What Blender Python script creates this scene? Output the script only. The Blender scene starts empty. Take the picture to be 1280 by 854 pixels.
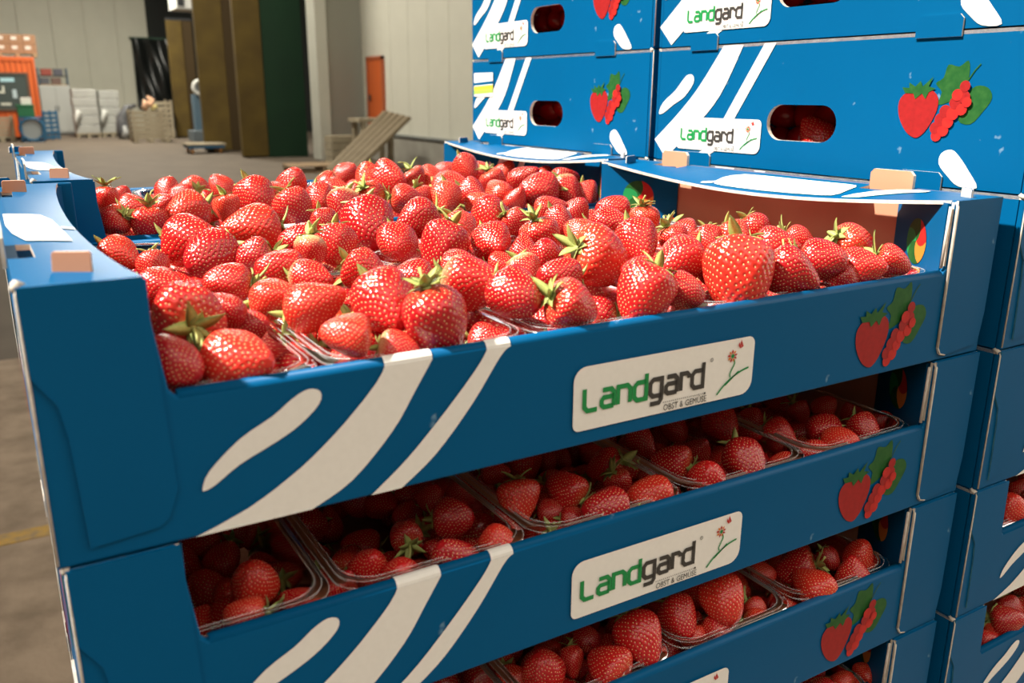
import bpy, bmesh, math, random
import numpy as np
from mathutils import Vector, Matrix, Euler
from mathutils.bvhtree import BVHTree
from mathutils.kdtree import KDTree

random.seed(7); rng = np.random.default_rng(7)
S = bpy.context.scene
COL = S.collection

# ------------------------------------------------------------------ camera
def rotm(yaw, pitch, roll):
    cy, sy, cp, sp = math.cos(yaw), math.sin(yaw), math.cos(pitch), math.sin(pitch)
    fwd = np.array([sy*cp, cy*cp, -sp]); right = np.array([cy, -sy, 0.0]); up = np.cross(right, fwd)
    cr, sr = math.cos(roll), math.sin(roll)
    return np.array([cr*right+sr*up, -sr*right+cr*up, fwd])
CAM = np.array([-.0021, -.3429, .1777]); ROT = rotm(.5412, .279, .0064); FPX = 1078.0
cam_d = bpy.data.cameras.new('camera'); cam = bpy.data.objects.new('camera', cam_d); COL.objects.link(cam)
cam_d.sensor_width = 36.0; cam_d.lens = FPX/1280*36; cam_d.clip_start = .02; cam_d.clip_end = 200
cam.matrix_world = Matrix([[ROT[0][i], ROT[1][i], -ROT[2][i], CAM[i]] for i in range(3)] + [[0, 0, 0, 1]])
cam_d.dof.use_dof = True; cam_d.dof.focus_distance = .62; cam_d.dof.aperture_fstop = 11
S.camera = cam

# ------------------------------------------------------------------ world, sun, exposure
W = bpy.data.worlds.new('daylight'); S.world = W; W.use_nodes = True
W.node_tree.nodes['Background'].inputs[0].default_value = (1.0, .93, .82, 1)
W.node_tree.nodes['Background'].inputs[1].default_value = 2.5
SUN_TO = Vector((-.60, .20, .78)).normalized()
sd = bpy.data.lights.new('sun', 'SUN'); sd.energy = 11.5; sd.angle = math.radians(2.4); sd.color = (1, .96, .88)
sun = bpy.data.objects.new('sun', sd); COL.objects.link(sun)
sun.rotation_euler = SUN_TO.to_track_quat('Z', 'Y').to_euler(); sun.location = SUN_TO*12
S.view_settings.view_transform = 'Standard'; S.view_settings.look = 'None'
S.view_settings.exposure = 0.0; S.view_settings.gamma = 1.0; S.view_settings.use_curve_mapping = False

FLOOR = -1.384; CEIL = 6.6
for lx, ly, e in ((3.5, 30, 1650), (3.0, 20, 800), (3.5, 11, 450)):      # fill lights added to brighten the far hall
    ld = bpy.data.lights.new('hall_fill_light', 'AREA'); ld.shape = 'RECTANGLE'; ld.size = .5; ld.size_y = 6
    ld.energy = e; ld.color = (1, .95, .82)
    lo = bpy.data.objects.new('hall_fill_light', ld); COL.objects.link(lo); lo.location = (lx, ly, CEIL-.35)

# ------------------------------------------------------------------ materials
def mat(name, col, rough=.5, spec=.5, noise=None, metal=0.0, bump=None, coat=0.0):
    m = bpy.data.materials.new(name); m.use_nodes = True
    nt = m.node_tree; b = nt.nodes['Principled BSDF']
    b.inputs['Base Color'].default_value = (*col, 1); b.inputs['Roughness'].default_value = rough
    b.inputs['Specular IOR Level'].default_value = spec; b.inputs['Metallic'].default_value = metal
    b.inputs['Coat Weight'].default_value = coat
    tc = nt.nodes.new('ShaderNodeTexCoord')
    if noise:
        scale, amt, col2 = noise
        n = nt.nodes.new('ShaderNodeTexNoise'); n.inputs['Scale'].default_value = scale; n.inputs['Detail'].default_value = 6
        nt.links.new(tc.outputs['Object'], n.inputs['Vector'])
        r = nt.nodes.new('ShaderNodeMapRange'); r.inputs[1].default_value = .35; r.inputs[2].default_value = .7
        r.inputs[3].default_value = 0; r.inputs[4].default_value = amt
        nt.links.new(n.outputs[0], r.inputs[0])
        x = nt.nodes.new('ShaderNodeMix'); x.data_type = 'RGBA'
        x.inputs[6].default_value = (*col, 1); x.inputs[7].default_value = (*col2, 1)
        nt.links.new(r.outputs[0], x.inputs[0]); nt.links.new(x.outputs[2], b.inputs['Base Color'])
    if bump:
        scale, st = bump
        n = nt.nodes.new('ShaderNodeTexNoise'); n.inputs['Scale'].default_value = scale; n.inputs['Detail'].default_value = 4
        nt.links.new(tc.outputs['Object'], n.inputs['Vector'])
        bp = nt.nodes.new('ShaderNodeBump'); bp.inputs['Strength'].default_value = st; bp.inputs['Distance'].default_value = .002
        nt.links.new(n.outputs[0], bp.inputs['Height']); nt.links.new(bp.outputs[0], b.inputs['Normal'])
    return m

def blue_mat():
    m = mat('blue_print', (0, .087, .218), .42, .09, noise=(9, .5, (0, .075, .19)), bump=(60, .05))
    nt = m.node_tree; b = nt.nodes['Principled BSDF']          # little scuffs where the coating is rubbed off
    src = b.inputs['Base Color'].links[0].from_socket
    tc = nt.nodes.new('ShaderNodeTexCoord'); n = nt.nodes.new('ShaderNodeTexNoise'); n.inputs['Scale'].default_value = 55
    n.inputs['Detail'].default_value = 3; nt.links.new(tc.outputs['Object'], n.inputs['Vector'])
    r = nt.nodes.new('ShaderNodeMapRange'); r.inputs[1].default_value = .715; r.inputs[2].default_value = .78; r.inputs[4].default_value = .55
    nt.links.new(n.outputs[0], r.inputs[0])
    x = nt.nodes.new('ShaderNodeMix'); x.data_type = 'RGBA'; x.inputs[7].default_value = (.35, .52, .6, 1)
    nt.links.new(r.outputs[0], x.inputs[0]); nt.links.new(src, x.inputs[6]); nt.links.new(x.outputs[2], b.inputs['Base Color'])
    return m

def berry_mat(name, pale):
    m = bpy.data.materials.new(name); m.use_nodes = True; nt = m.node_tree; b = nt.nodes['Principled BSDF']
    oi = nt.nodes.new('ShaderNodeObjectInfo'); tc = nt.nodes.new('ShaderNodeTexCoord'); sp = nt.nodes.new('ShaderNodeSeparateXYZ')
    nt.links.new(tc.outputs['Generated'], sp.inputs[0])
    n = nt.nodes.new('ShaderNodeTexNoise'); n.inputs['Scale'].default_value = 3.0; nt.links.new(tc.outputs['Object'], n.inputs['Vector'])
    ad = nt.nodes.new('ShaderNodeMath'); ad.operation = 'MULTIPLY_ADD'; ad.inputs[1].default_value = .22
    nt.links.new(n.outputs[0], ad.inputs[0]); nt.links.new(sp.outputs[2], ad.inputs[2])
    r = nt.nodes.new('ShaderNodeMapRange')
    r.inputs[1].default_value = .80 if pale else .98; r.inputs[2].default_value = 1.06 if pale else 1.18
    r.inputs[3].default_value = 0; r.inputs[4].default_value = 1.0 if pale else .45
    nt.links.new(ad.outputs[0], r.inputs[0])
    x = nt.nodes.new('ShaderNodeMix'); x.data_type = 'RGBA'
    x.inputs[7].default_value = (.62, .42, .20, 1) if pale else (.60, .12, .04, 1)
    nt.links.new(oi.outputs['Color'], x.inputs[6]); nt.links.new(r.outputs[0], x.inputs[0])
    nt.links.new(x.outputs[2], b.inputs['Base Color'])
    b.inputs['Roughness'].default_value = .22; b.inputs['Specular IOR Level'].default_value = .5
    b.inputs['Subsurface Weight'].default_value = .12; b.inputs['Subsurface Radius'].default_value = (1, .15, .08); b.inputs['Subsurface Scale'].default_value = .004
    return m

def clear_mat():
    m = bpy.data.materials.new('clear_plastic'); m.use_nodes = True; nt = m.node_tree; nt.nodes.clear()
    o = nt.nodes.new('ShaderNodeOutputMaterial'); t = nt.nodes.new('ShaderNodeBsdfTransparent'); g = nt.nodes.new('ShaderNodeBsdfGlossy')
    t.inputs[0].default_value = (.93, .94, .94, 1); g.inputs['Roughness'].default_value = .08; g.inputs[0].default_value = (1, 1, 1, 1)
    f = nt.nodes.new('ShaderNodeFresnel'); f.inputs[0].default_value = 1.5
    mx = nt.nodes.new('ShaderNodeMixShader'); nt.links.new(f.outputs[0], mx.inputs[0])
    nt.links.new(t.outputs[0], mx.inputs[1]); nt.links.new(g.outputs[0], mx.inputs[2]); nt.links.new(mx.outputs[0], o.inputs[0])
    return m

def panel_mat(name, col, period, axis, depth=.12, rough=.6):
    """painted sheet cladding: faint grain across the sheet"""
    m = mat(name, col, rough, .3, noise=(1.3, .5, tuple(c*.86 for c in col)))
    return m

BLUE = blue_mat()
WHITE = mat('white_print', (.80, .775, .72), .5, .3, noise=(300, .25, (.70, .675, .62)))
BROWN = mat('brown_cardboard', (.54, .26, .155), .8, .2, noise=(14, .6, (.47, .22, .125)))
WORN = mat('rubbed_blue_edge', (.06, .22, .30), .6, .3, noise=(90, .8, (.01, .10, .2)))
EDGE = mat('raw_cardboard_edge', (.70, .63, .54), .85, .2, noise=(160, .8, (.50, .41, .32)))
INK_GREEN = mat('green_ink', (.01, .24, .06), .5, .3)
INK_GREY = mat('dark_grey_ink', (.045, .042, .038), .5, .3)
INK_RED = mat('red_ink', (.33, .014, .014), .5, .2, noise=(300, .6, (.22, .010, .010)))
INK_RED2 = mat('currant_red_ink', (.48, .022, .016), .5, .2, noise=(260, .6, (.36, .01, .014)))
INK_LEAF = mat('leaf_green_ink', (.010, .080, .016), .5, .2, noise=(180, .7, (.03, .12, .025)))
INK_ORANGE = mat('orange_ink', (.75, .22, .03), .5, .3)
INK_YELLOW = mat('yellow_ink', (.75, .6, .04), .5, .3)
FLESH = berry_mat('strawberry_flesh', False); FLESH_P = berry_mat('strawberry_flesh_pale', True)
SEED = mat('strawberry_seed', (.80, .58, .24), .45, .4)
SEPAL = mat('sepal_green', (.45, .47, .15), .5, .3, noise=(60, .8, (.22, .30, .055)))
STEM = mat('stem_green', (.42, .42, .13), .55, .3)
CLEAR = clear_mat()
def ridge_mat():
    m = bpy.data.materials.new('clear_plastic_ridge'); m.use_nodes = True; nt = m.node_tree; nt.nodes.clear()
    o = nt.nodes.new('ShaderNodeOutputMaterial'); t = nt.nodes.new('ShaderNodeBsdfTransparent'); p = nt.nodes.new('ShaderNodeBsdfPrincipled')
    p.inputs['Base Color'].default_value = (.85, .85, .84, 1); p.inputs['Roughness'].default_value = .12
    mx = nt.nodes.new('ShaderNodeMixShader'); mx.inputs[0].default_value = .15
    nt.links.new(t.outputs[0], mx.inputs[1]); nt.links.new(p.outputs[0], mx.inputs[2]); nt.links.new(mx.outputs[0], o.inputs[0])
    return m
RIDGE = ridge_mat()
WOOD = mat('pallet_wood', (.36, .25, .15), .8, .2, noise=(6, .8, (.24, .16, .09)))
WOOD_G = mat('grey_wood', (.36, .31, .22), .85, .2, noise=(5, .8, (.26, .21, .14)))
BOARD = mat('weathered_board', (.23, .18, .115), .85, .2, noise=(5, .8, (.15, .115, .07)))

# ------------------------------------------------------------------ mesh helpers
def link(name, me, parent=None):
    o = bpy.data.objects.new(name, me); COL.objects.link(o)
    if parent is not None: o.parent = parent
    return o
def tag(o, label=None, cat=None, group=None, kind=None):
    if label: o['label'] = label
    if cat: o['category'] = cat
    if group: o['group'] = group
    if kind: o['kind'] = kind
    return o
def empty(name, loc, rz=0):
    o = bpy.data.objects.new(name, None); COL.objects.link(o); o.location = loc; o.rotation_euler = (0, 0, rz)
    o.empty_display_size = .05
    return o
def mk(name, verts, faces, mats, idx=None, smooth=False):
    me = bpy.data.meshes.new(name); me.from_pydata([tuple(map(float, v)) for v in verts], [], [tuple(f) for f in faces])
    for m in (mats if isinstance(mats, (list, tuple)) else [mats]): me.materials.append(m)
    if idx is not None: me.polygons.foreach_set('material_index', idx)
    if smooth: me.polygons.foreach_set('use_smooth', [True]*len(me.polygons))
    me.update(); return me
class MB:
    """collects shapes into one mesh"""
    def __init__(s): s.v, s.f, s.i = [], [], []
    def add(s, v, f, i=0):
        n = len(s.v); s.v += [tuple(p) for p in v]; s.f += [tuple(k+n for k in q) for q in f]; s.i += [i]*len(f)
    def box(s, x0, x1, y0, y1, z0, z1, i=0):
        v = [(x, y, z) for z in (z0, z1) for y in (y0, y1) for x in (x0, x1)]
        s.add(v, [(0, 2, 3, 1), (4, 5, 7, 6), (0, 1, 5, 4), (2, 6, 7, 3), (0, 4, 6, 2), (1, 3, 7, 5)], i)
    def bar(s, a, b, w, h, i=0, up=(0, 0, 1)):
        a, b = Vector(a), Vector(b); d = (b-a).normalized(); u = Vector(up)
        if abs(d.dot(u)) > .95: u = Vector((1, 0, 0))
        r = d.cross(u).normalized(); u = r.cross(d)
        v = [p + r*(w/2*sx) + u*(h/2*sy) for p in (a, b) for sy in (-1, 1) for sx in (-1, 1)]
        s.add(v, [(0, 2, 3, 1), (4, 5, 7, 6), (0, 1, 5, 4), (2, 6, 7, 3), (0, 4, 6, 2), (1, 3, 7, 5)], i)
    def tube(s, pts, r, n=8, i=0, cap=True):
        pts = [Vector(p) for p in pts]; rs = r if isinstance(r, (list, tuple)) else [r]*len(pts)
        v = []; ref = None
        for k, p in enumerate(pts):
            d = (pts[min(k+1, len(pts)-1)] - pts[max(k-1, 0)]).normalized()
            if ref is None: ref = d.orthogonal().normalized()
            ref = (ref - d*ref.dot(d)).normalized(); q = d.cross(ref)
            v += [p + (ref*math.cos(a) + q*math.sin(a))*rs[k] for a in (2*math.pi*j/n for j in range(n))]
        f = [(k*n+j, k*n+(j+1) % n, (k+1)*n+(j+1) % n, (k+1)*n+j) for k in range(len(pts)-1) for j in range(n)]
        if cap: f += [tuple(range(n-1, -1, -1)), tuple(range((len(pts)-1)*n, len(pts)*n))]
        s.add(v, f, i)
    def prism(s, poly, P, thick, i_front=0, i_back=0, i_side=0):
        """poly 2D outline; P(a,b,t) maps outline + depth t to a point"""
        n = len(poly); v = [P(a, b, 0) for a, b in poly] + [P(a, b, thick) for a, b in poly]
        s.add(v, [tuple(range(n))], i_front); k = len(s.v)-2*n
        s.f.append(tuple(k+n+j for j in range(n-1, -1, -1))); s.i.append(i_back)
        for j in range(n):
            s.f.append((k+j, k+n+j, k+n+(j+1) % n, k+(j+1) % n)); s.i.append(i_side if isinstance(i_side, int) else i_side(j))
    def mesh(s, name, mats, smooth=False, fix=True, bevel=0, off=(0, 0, 0)):
        v = [(p[0]+off[0], p[1]+off[1], p[2]+off[2]) for p in s.v]
        me = mk(name, v, s.f, mats, s.i)
        if fix or bevel:
            bm = bmesh.new(); bm.from_mesh(me)
            if fix: bmesh.ops.recalc_face_normals(bm, faces=bm.faces)
            if bevel:
                ed = [e for e in bm.edges if len(e.link_faces) == 2 and e.calc_face_angle(0) > .5]
                bmesh.ops.bevel(bm, geom=ed, offset=bevel, segments=2, affect='EDGES', profile=.5, clamp_overlap=True)
            bm.to_mesh(me); bm.free()
        if smooth: me.polygons.foreach_set('use_smooth', [True]*len(me.polygons))
        return me
def part(name, mb, mats, parent, **k):
    return link(name, mb.mesh(name, mats, **k), parent)
def curve(pts, n=6, closed=False):
    """Catmull-Rom through 2D points"""
    P = [np.array(p, float) for p in pts]; out = []; m = len(P); rngk = range(m if closed else m-1)
    for k in rngk:
        g = (lambda j: P[j % m]) if closed else (lambda j: P[min(max(j, 0), m-1)])
        a, b, c, d = g(k-1), g(k), g(k+1), g(k+2)
        for t in np.linspace(0, 1, n, endpoint=False):
            out.append(tuple(.5*((2*b)+(-a+c)*t+(2*a-5*b+4*c-d)*t*t+(-a+3*b-3*c+d)*t**3)))
    if not closed: out.append(tuple(P[-1]))
    return out
def ribbon(pts, w):
    """2D polyline of width w -> (verts, quads) with mitred joints"""
    P = [np.array(p, float) for p in pts]; L, R = [], []
    for k in range(len(P)):
        d0 = P[k]-P[k-1] if k else P[1]-P[0]; d1 = P[k+1]-P[k] if k < len(P)-1 else d0
        d0 = d0/np.linalg.norm(d0); d1 = d1/np.linalg.norm(d1); n0 = np.array([-d0[1], d0[0]]); n1 = np.array([-d1[1], d1[0]])
        m = n0+n1; m = m/np.linalg.norm(m); m = m/max(.4, m@n0)
        L.append(P[k]+m*w/2); R.append(P[k]-m*w/2)
    v = L+R; n = len(P)
    return v, [(n+k, n+k+1, k+1, k) for k in range(n-1)]
def disc(cx, cz, r, n=14, ry=None):
    return [(cx+r*math.cos(2*math.pi*k/n), cz+(ry or r)*math.sin(2*math.pi*k/n)) for k in range(n)]
def rrect(x0, x1, z0, z1, rr):
    """rounded rectangle; rr = radii bl, br, tr, tl"""
    out = []
    for (cx, cz, r, a0) in ((x0, z0, rr[0], 180), (x1, z0, rr[1], 270), (x1, z1, rr[2], 0), (x0, z1, rr[3], 90)):
        ox = cx + (r if cx == x0 else -r); oz = cz + (r if cz == z0 else -r)
        out += [(ox+r*math.cos(math.radians(a0+15*k)), oz+r*math.sin(math.radians(a0+15*k))) for k in range(7)]
    return out
def text_mesh(txt, size, name):
    c = bpy.data.curves.new(name, 'FONT'); c.body = txt; c.size = size; c.align_x = 'LEFT'; c.resolution_u = 2
    o = bpy.data.objects.new(name, c); COL.objects.link(o)
    bpy.context.view_layer.update()
    me = bpy.data.meshes.new_from_object(o.evaluated_get(bpy.context.evaluated_depsgraph_get()))
    v = np.array([p.co[:] for p in me.vertices]); f = [tuple(p.vertices) for p in me.polygons]
    bpy.data.objects.remove(o); bpy.data.curves.remove(c); bpy.data.meshes.remove(me)
    return v, f
def pix_floor(u, v, z=FLOOR):
    d = ROT.T @ np.array([(u-640)/FPX, -(v-427)/FPX, 1.0]); t = (z-CAM[2])/d[2]; X = CAM+t*d
    return float(X[0]), float(X[1])
def pix_plane_y(u, v, y):
    d = ROT.T @ np.array([(u-640)/FPX, -(v-427)/FPX, 1.0]); t = (y-CAM[1])/d[1]; X = CAM+t*d
    return float(X[0]), float(X[2])

# ================================================================== THE HALL
def struct(name, mb, mats, **k):
    return tag(part(name, mb, mats, None, **k), kind='structure')
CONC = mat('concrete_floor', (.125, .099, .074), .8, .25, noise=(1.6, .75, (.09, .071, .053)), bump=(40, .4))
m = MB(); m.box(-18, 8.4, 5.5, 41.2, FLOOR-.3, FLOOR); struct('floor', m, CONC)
m = MB(); m.box(-18, 16, -9, 5.5, FLOOR-.3, FLOOR); struct('floor_near_bright', m, mat('brightened_concrete', (.36, .275, .20), .85, .2, noise=(7, .9, (.20, .15, .105)), bump=(60, .6)))  # near slab coloured lighter to imitate the brighter light by the opening
# roof; its opening is added, sized so the sun patch covers only the stacks
k = (CEIL-.1)/SUN_TO.z; hx, hy = SUN_TO.x*k, SUN_TO.y*k
x0, x1, y0, y1 = -.33+hx, 1.5+hx, -.30+hy, 1.55+hy
CEILM = mat('ceiling_sheet', (.42, .41, .37), .7, .3)
m = MB()
m.box(-12, x0, -2.6, 41.2, CEIL, CEIL+.2); m.box(x1, 8.6, -2.6, 41.2, CEIL, CEIL+.2)
m.box(x0, x1, -2.6, y0, CEIL, CEIL+.2); m.box(x0, x1, y1, 41.2, CEIL, CEIL+.2)
struct('ceiling', m, CEILM)
LIGHT_BLOCK = mat('dark_light_block', (.10, .095, .085), .8, .2)
m = MB(); m.box(-18, 16, -9.2, -9, FLOOR, FLOOR+8.5); struct('added_wall_front', m, LIGHT_BLOCK)  # unseen wall added behind the camera to block horizon light
m = MB(); m.box(-12.2, -12, -2.6, 41.2, FLOOR, CEIL); m.box(-18, -17.8, -9, -2.6, FLOOR, FLOOR+9.5); m.box(-17.8, -12.2, -2.8, -2.6, FLOOR, CEIL); struct('added_wall_left', m, LIGHT_BLOCK)  # unseen walls added to cut low light from the left
WALLM = panel_mat('pale_green_cladding', (.56, .55, .45), 1.1, 0)
WALLR = panel_mat('cream_cladding', (.70, .68, .58), 1.0, 1)
# back wall of upright sandwich panels
YB = 40.6
wb = empty('wall_back', (4, YB, FLOOR)); tag(wb, kind='structure')
m = MB(); m.box(-22, 2.6, .06, .3, 0, 8); part('wall_backing', m, WALLM, wb)
px = -9.0
pm = MB(); pm.box(0, 1.19, 0, .06, 0, 7.95); pme = pm.mesh('panel', WALLM, bevel=.012)
while px < 5.6:
    p = link('panel', pme, wb); p.location = (px-4, 0, 0); px += 1.2
# right wall: concrete plinth and upright panels
XR = 8.35
wr = empty('wall_right', (XR, 13, FLOOR)); tag(wr, kind='structure')
m = MB(); m.box(.05, .25, -8, 8.2, 0, 8); part('wall_backing', m, WALLR, wr)
pm = MB(); pm.box(0, .05, 0, .985, .62, 7.95); pme = pm.mesh('panel', WALLR, bevel=.012)
for i in range(16):
    p = link('panel', pme, wr); p.location = (0, -7.9+i*1.0, 0)
PLINTH = mat('concrete_plinth', (.38, .36, .31), .85, .2, noise=(2.5, .8, (.28, .26, .22)))
m = MB(); m.box(-.16, 0, -8, 7.2, 0, .62); part('plinth', m, PLINTH, wr, bevel=.015)
m = MB(); m.box(-.20, .0, -8, 7.2, .62, .66); part('plinth_cap', m, mat('grey_metal_trim', (.23, .24, .23), .5, .4), wr)
# orange door in the right wall
ORANGE = mat('orange_paint', (.62, .12, .025), .45, .4)
d1 = empty('door_1', (XR-.02, 19.95, FLOOR+.62)); tag(d1, kind='structure')
m = MB(); m.box(-.03, .02, -.42, .42, 0, 1.72); part('door_leaf', m, ORANGE, d1, bevel=.006)
m = MB(); m.box(-.05, .02, -.50, -.42, 0, 1.80); m.box(-.05, .02, .42, .5, 0, 1.8); m.box(-.05, .02, -.5, .5, 1.72, 1.80)
part('door_frame', m, mat('door_frame_paint', (.45, .11, .04), .5, .4), d1)
m = MB(); m.box(-.075, -.03, .28, .34, .78, .92); m.tube([(-.07, .31, .86), (-.09, .31, .86), (-.09, .18, .86)], .012); part('door_handle', m, mat('door_handle_metal', (.1, .1, .1), .4, .5, metal=.5), d1)
# grey pillar at the end of the right wall
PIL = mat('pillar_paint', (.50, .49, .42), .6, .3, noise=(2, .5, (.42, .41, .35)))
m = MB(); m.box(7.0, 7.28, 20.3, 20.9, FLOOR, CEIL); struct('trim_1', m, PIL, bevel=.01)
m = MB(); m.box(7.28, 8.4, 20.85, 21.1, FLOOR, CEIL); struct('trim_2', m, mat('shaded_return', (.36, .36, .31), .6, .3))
# bay behind the folding doors, its unlit darkness put into the wall colour
DARK = mat('bay_darkness', (.02, .022, .02), .8, .2)
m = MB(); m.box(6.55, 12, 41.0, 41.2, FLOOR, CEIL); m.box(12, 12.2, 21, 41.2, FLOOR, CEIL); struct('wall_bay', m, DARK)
m = MB(); m.box(8.4, 12.2, 20.9, 41.2, FLOOR-.3, FLOOR); m.box(8.6, 12.2, 20.9, 41.2, CEIL, CEIL+.2); struct('floor_bay', m, CONC)

# ================================================================== BACKGROUND THINGS
def bgthing(name, u, v, label, cat, group=None, rz=0):
    x, y = pix_floor(u, v); return tag(empty(name, (x, y, FLOOR), rz), label, cat, group)
# three tall ochre insulated door leaves with a green face
OCHRE = mat('ochre_foam_edge', (.10, .066, .014), .75, .2, noise=(1.4, .8, (.055, .034, .010)))
GREENF = mat('dark_green_sheet', (.006, .030, .012), .6, .25, noise=(1.2, .7, (.005, .022, .010)))
STEELK = mat('dark_metal', (.03, .032, .034), .5, .4, metal=.4)
OCHRE_SHADE = mat('ochre_shade_side', (.045, .028, .010), .75, .2)  # darker ochre for the leaves' right sides, shade put into the colour
def leaf_door(u, v, w_o, w_g, h, ang, gmat, label):
    t = bgthing('insulated_door_leaf', u, v, label, 'door leaf', 'tall insulated door leaves standing before the dark bay', ang)
    m = MB(); m.box(-w_o, 0, 0, .22, .03, h); part('foam_core', m, OCHRE, t, bevel=.02)
    m = MB(); m.box(0.002, w_g, .03, .2, .0, h+.02); part('face_sheet', m, gmat, t, bevel=.01)
    m = MB(); m.box(-w_o, w_g, .02, .2, h+.02, h+.09); part('top_rail', m, STEELK, t)
    m = MB(); m.box(-w_o*.9, w_g*.9, .05, .18, 0, .028); part('bottom_seal', m, STEELK, t)
leaf_door(337, 197, .64, 1.0, 7.6, -.05, GREENF, 'tall ochre door leaf with broad dark green face, beside the grey pillar')
leaf_door(291, 189, .72, .32, 4.15, -.05, OCHRE_SHADE, 'tall ochre door leaf with narrow side coloured as if shaded, between two other leaves')
leaf_door(240, 172, .50, .34, 3.95, -.05, OCHRE_SHADE, 'shortest ochre door leaf, beside the black tarpaulin')
# overhead duct end
x, z = pix_plane_y(240, 4, 30)
t = tag(empty('overhead_duct', (x, 30, z)), 'pale metal duct hanging above the ochre door leaves', 'duct')
PALE = mat('pale_sheet_metal', (.55, .55, .52), .5, .4)
m = MB(); m.box(-.5, .55, 0, 1.2, -.18, .5); part('duct_box', m, PALE, t, bevel=.02)
m = MB(); m.box(-.45, -.25, -.03, 0, -.1, .3); part('end_cap', m, STEELK, t)
m = MB(); m.tube([(-.2, .6, .5), (-.2, .6, CEIL-z)], .03); m.tube([(.35, .6, .5), (.35, .6, CEIL-z)], .03); part('hanger', m, STEELK, t)
# black tarpaulin on the back wall
def tarp():
    mpp = .0337; xa, za = pix_plane_y(163, 48, YB-.1); xb, zb = pix_plane_y(222, 134, YB-.1)
    n, q = 40, 30; v = []
    for j in range(q+1):
        for i in range(n+1):
            a, b = i/n, j/q
            yy = -.10 - .09*math.sin(7*a+5*b*b+1.3*math.sin(3*b)) - .05*math.sin(17*a-6*b)
            v.append((xa+(xb-xa)*a-xa, yy, (zb-za)*b))
    f = [(j*(n+1)+i, j*(n+1)+i+1, (j+1)*(n+1)+i+1, (j+1)*(n+1)+i) for j in range(q) for i in range(n)]
    t = tag(empty('tarpaulin', (xa, YB-.12, za)), 'glossy black plastic tarpaulin hung on the pale wall', 'tarpaulin')
    link('sheet', mk('sheet', v, f, mat('black_plastic_film', (.012, .014, .013), .3, .5), smooth=True), t)
    m = MB(); m.box(-.05, xb-xa+.05, -.06, .1, -.02, .06); part('top_batten', m, mat('green_batten', (.03, .07, .045), .6, .3), t)
tarp()
# orange site cabin
def corrug(mb, x0, x1, y, z0, z1, step=.16, d=.035, i=0):
    xs = np.arange(x0, x1-1e-6, step)
    for a in xs: mb.box(a+.02, min(a+step*.62, x1), y-d, y, z0, z1, i)
cx0, cy0 = pix_floor(55, 175)
cab = tag(empty('site_cabin', (cx0, cy0, FLOOR)), 'orange corrugated site cabin with one dark window', 'cabin')
CW, CD, CH = 2.6, 2.4, 2.62
m = MB(); m.box(-CW, 0, 0, CD, .12, CH); part('body', m, ORANGE, cab)
m = MB(); corrug(m, -CW, 0, 0, .12, CH-.12); part('corrugation', m, ORANGE, cab)
m = MB(); m.box(-CW-.03, .03, -.05, CD+.03, CH-.12, CH+.02); m.box(-.06, .03, -.06, .0, 0, CH); part('frame_rail', m, mat('orange_frame', (.55, .10, .02), .5, .4), cab, bevel=.01)
wz0, wz1, wx0, wx1 = 1.02, 2.08, -1.36, -.28
m = MB(); m.box(wx0-.07, wx1+.07, -.075, -.036, wz0-.07, wz0); m.box(wx0-.07, wx1+.07, -.075, -.036, wz1, wz1+.07)
m.box(wx0-.07, wx0, -.075, -.036, wz0, wz1); m.box(wx1, wx1+.07, -.075, -.036, wz0, wz1)
wf = part('window', m, mat('window_frame_brown', (.09, .06, .04), .5, .4), cab)
m = MB(); m.box(wx0, wx1, -.055, -.04, wz0, wz1); part('pane', m, mat('dark_glass', (.06, .075, .07), .1, .6), wf)
for (a, b, c, d, col) in ((-1.02, -.62, 1.86, 1.98, (.35, .55, .6)), (-1.25, -1.0, 1.5, 1.56, (.6, .6, .5)), (-1.0, -.94, 1.5, 1.72, (.6, .6, .5)), (-.72, -.6, 1.35, 1.62, (.4, .48, .5)), (-1.1, -.8, 1.12, 1.2, (.5, .5, .42))):
    m = MB(); m.box(a, b, -.062, -.056, c, d); part('window_reflection', m, mat('sticker', col, .5, .3), wf)  # pale plates imitating reflections in the dark pane
# carton load on the cabin roof
CARTON = mat('carton_brown', (.30, .165, .095), .8, .2, noise=(6, .5, (.24, .13, .07)))
CLABEL = mat('carton_label', (.62, .55, .48), .6, .3)
pal = tag(empty('roof_pallet', (cx0-.40, cy0+.6, FLOOR+CH+.02)), 'low wooden pallet under cartons on the cabin roof', 'pallet')
for a in (-.5, 0, .5):
    m = MB(); m.box(a-.06, a+.06, -.4, .4, 0, .1); part('bearer', m, WOOD, pal)
for b in (-.34, -.17, 0, .17, .34):
    m = MB(); m.box(-.6, .6, b-.06, b+.06, .102, .124); part('deck_board', m, WOOD, pal)
for r in range(2):
    for c in range(3):
        t = tag(empty('carton', (cx0-.40-.38+c*.38, cy0+.6, FLOOR+CH+.146+r*.29)), 'brown carton with white label stacked on the cabin roof', 'carton', 'cartons on the cabin roof')
        m = MB(); m.box(-.187, .187, -.38, .38, 0, .285); part('box', m, CARTON, t, bevel=.006)
        m = MB(); m.box(-.14, .02, -.386, -.381, .12, .22); part('label_sticker', m, CLABEL, t)
x, z = cx0-1.25, FLOOR+CH+.02
t = tag(empty('dark_bundle', (x, cy0+.5, z)), 'dark rolled bundle on the cabin roof beside the cartons', 'bundle')
m = MB(); m.tube([(0, -.3, .22), (0, 0, .26), (0, .4, .22)], [.18, .24, .2], 12); part('roll', m, STEELK, t, smooth=True)
m = MB(); m.tube([(0, -.1, .25), (0, -.06, .25)], .245, 12); part('strap', m, CLABEL, t)
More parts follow.
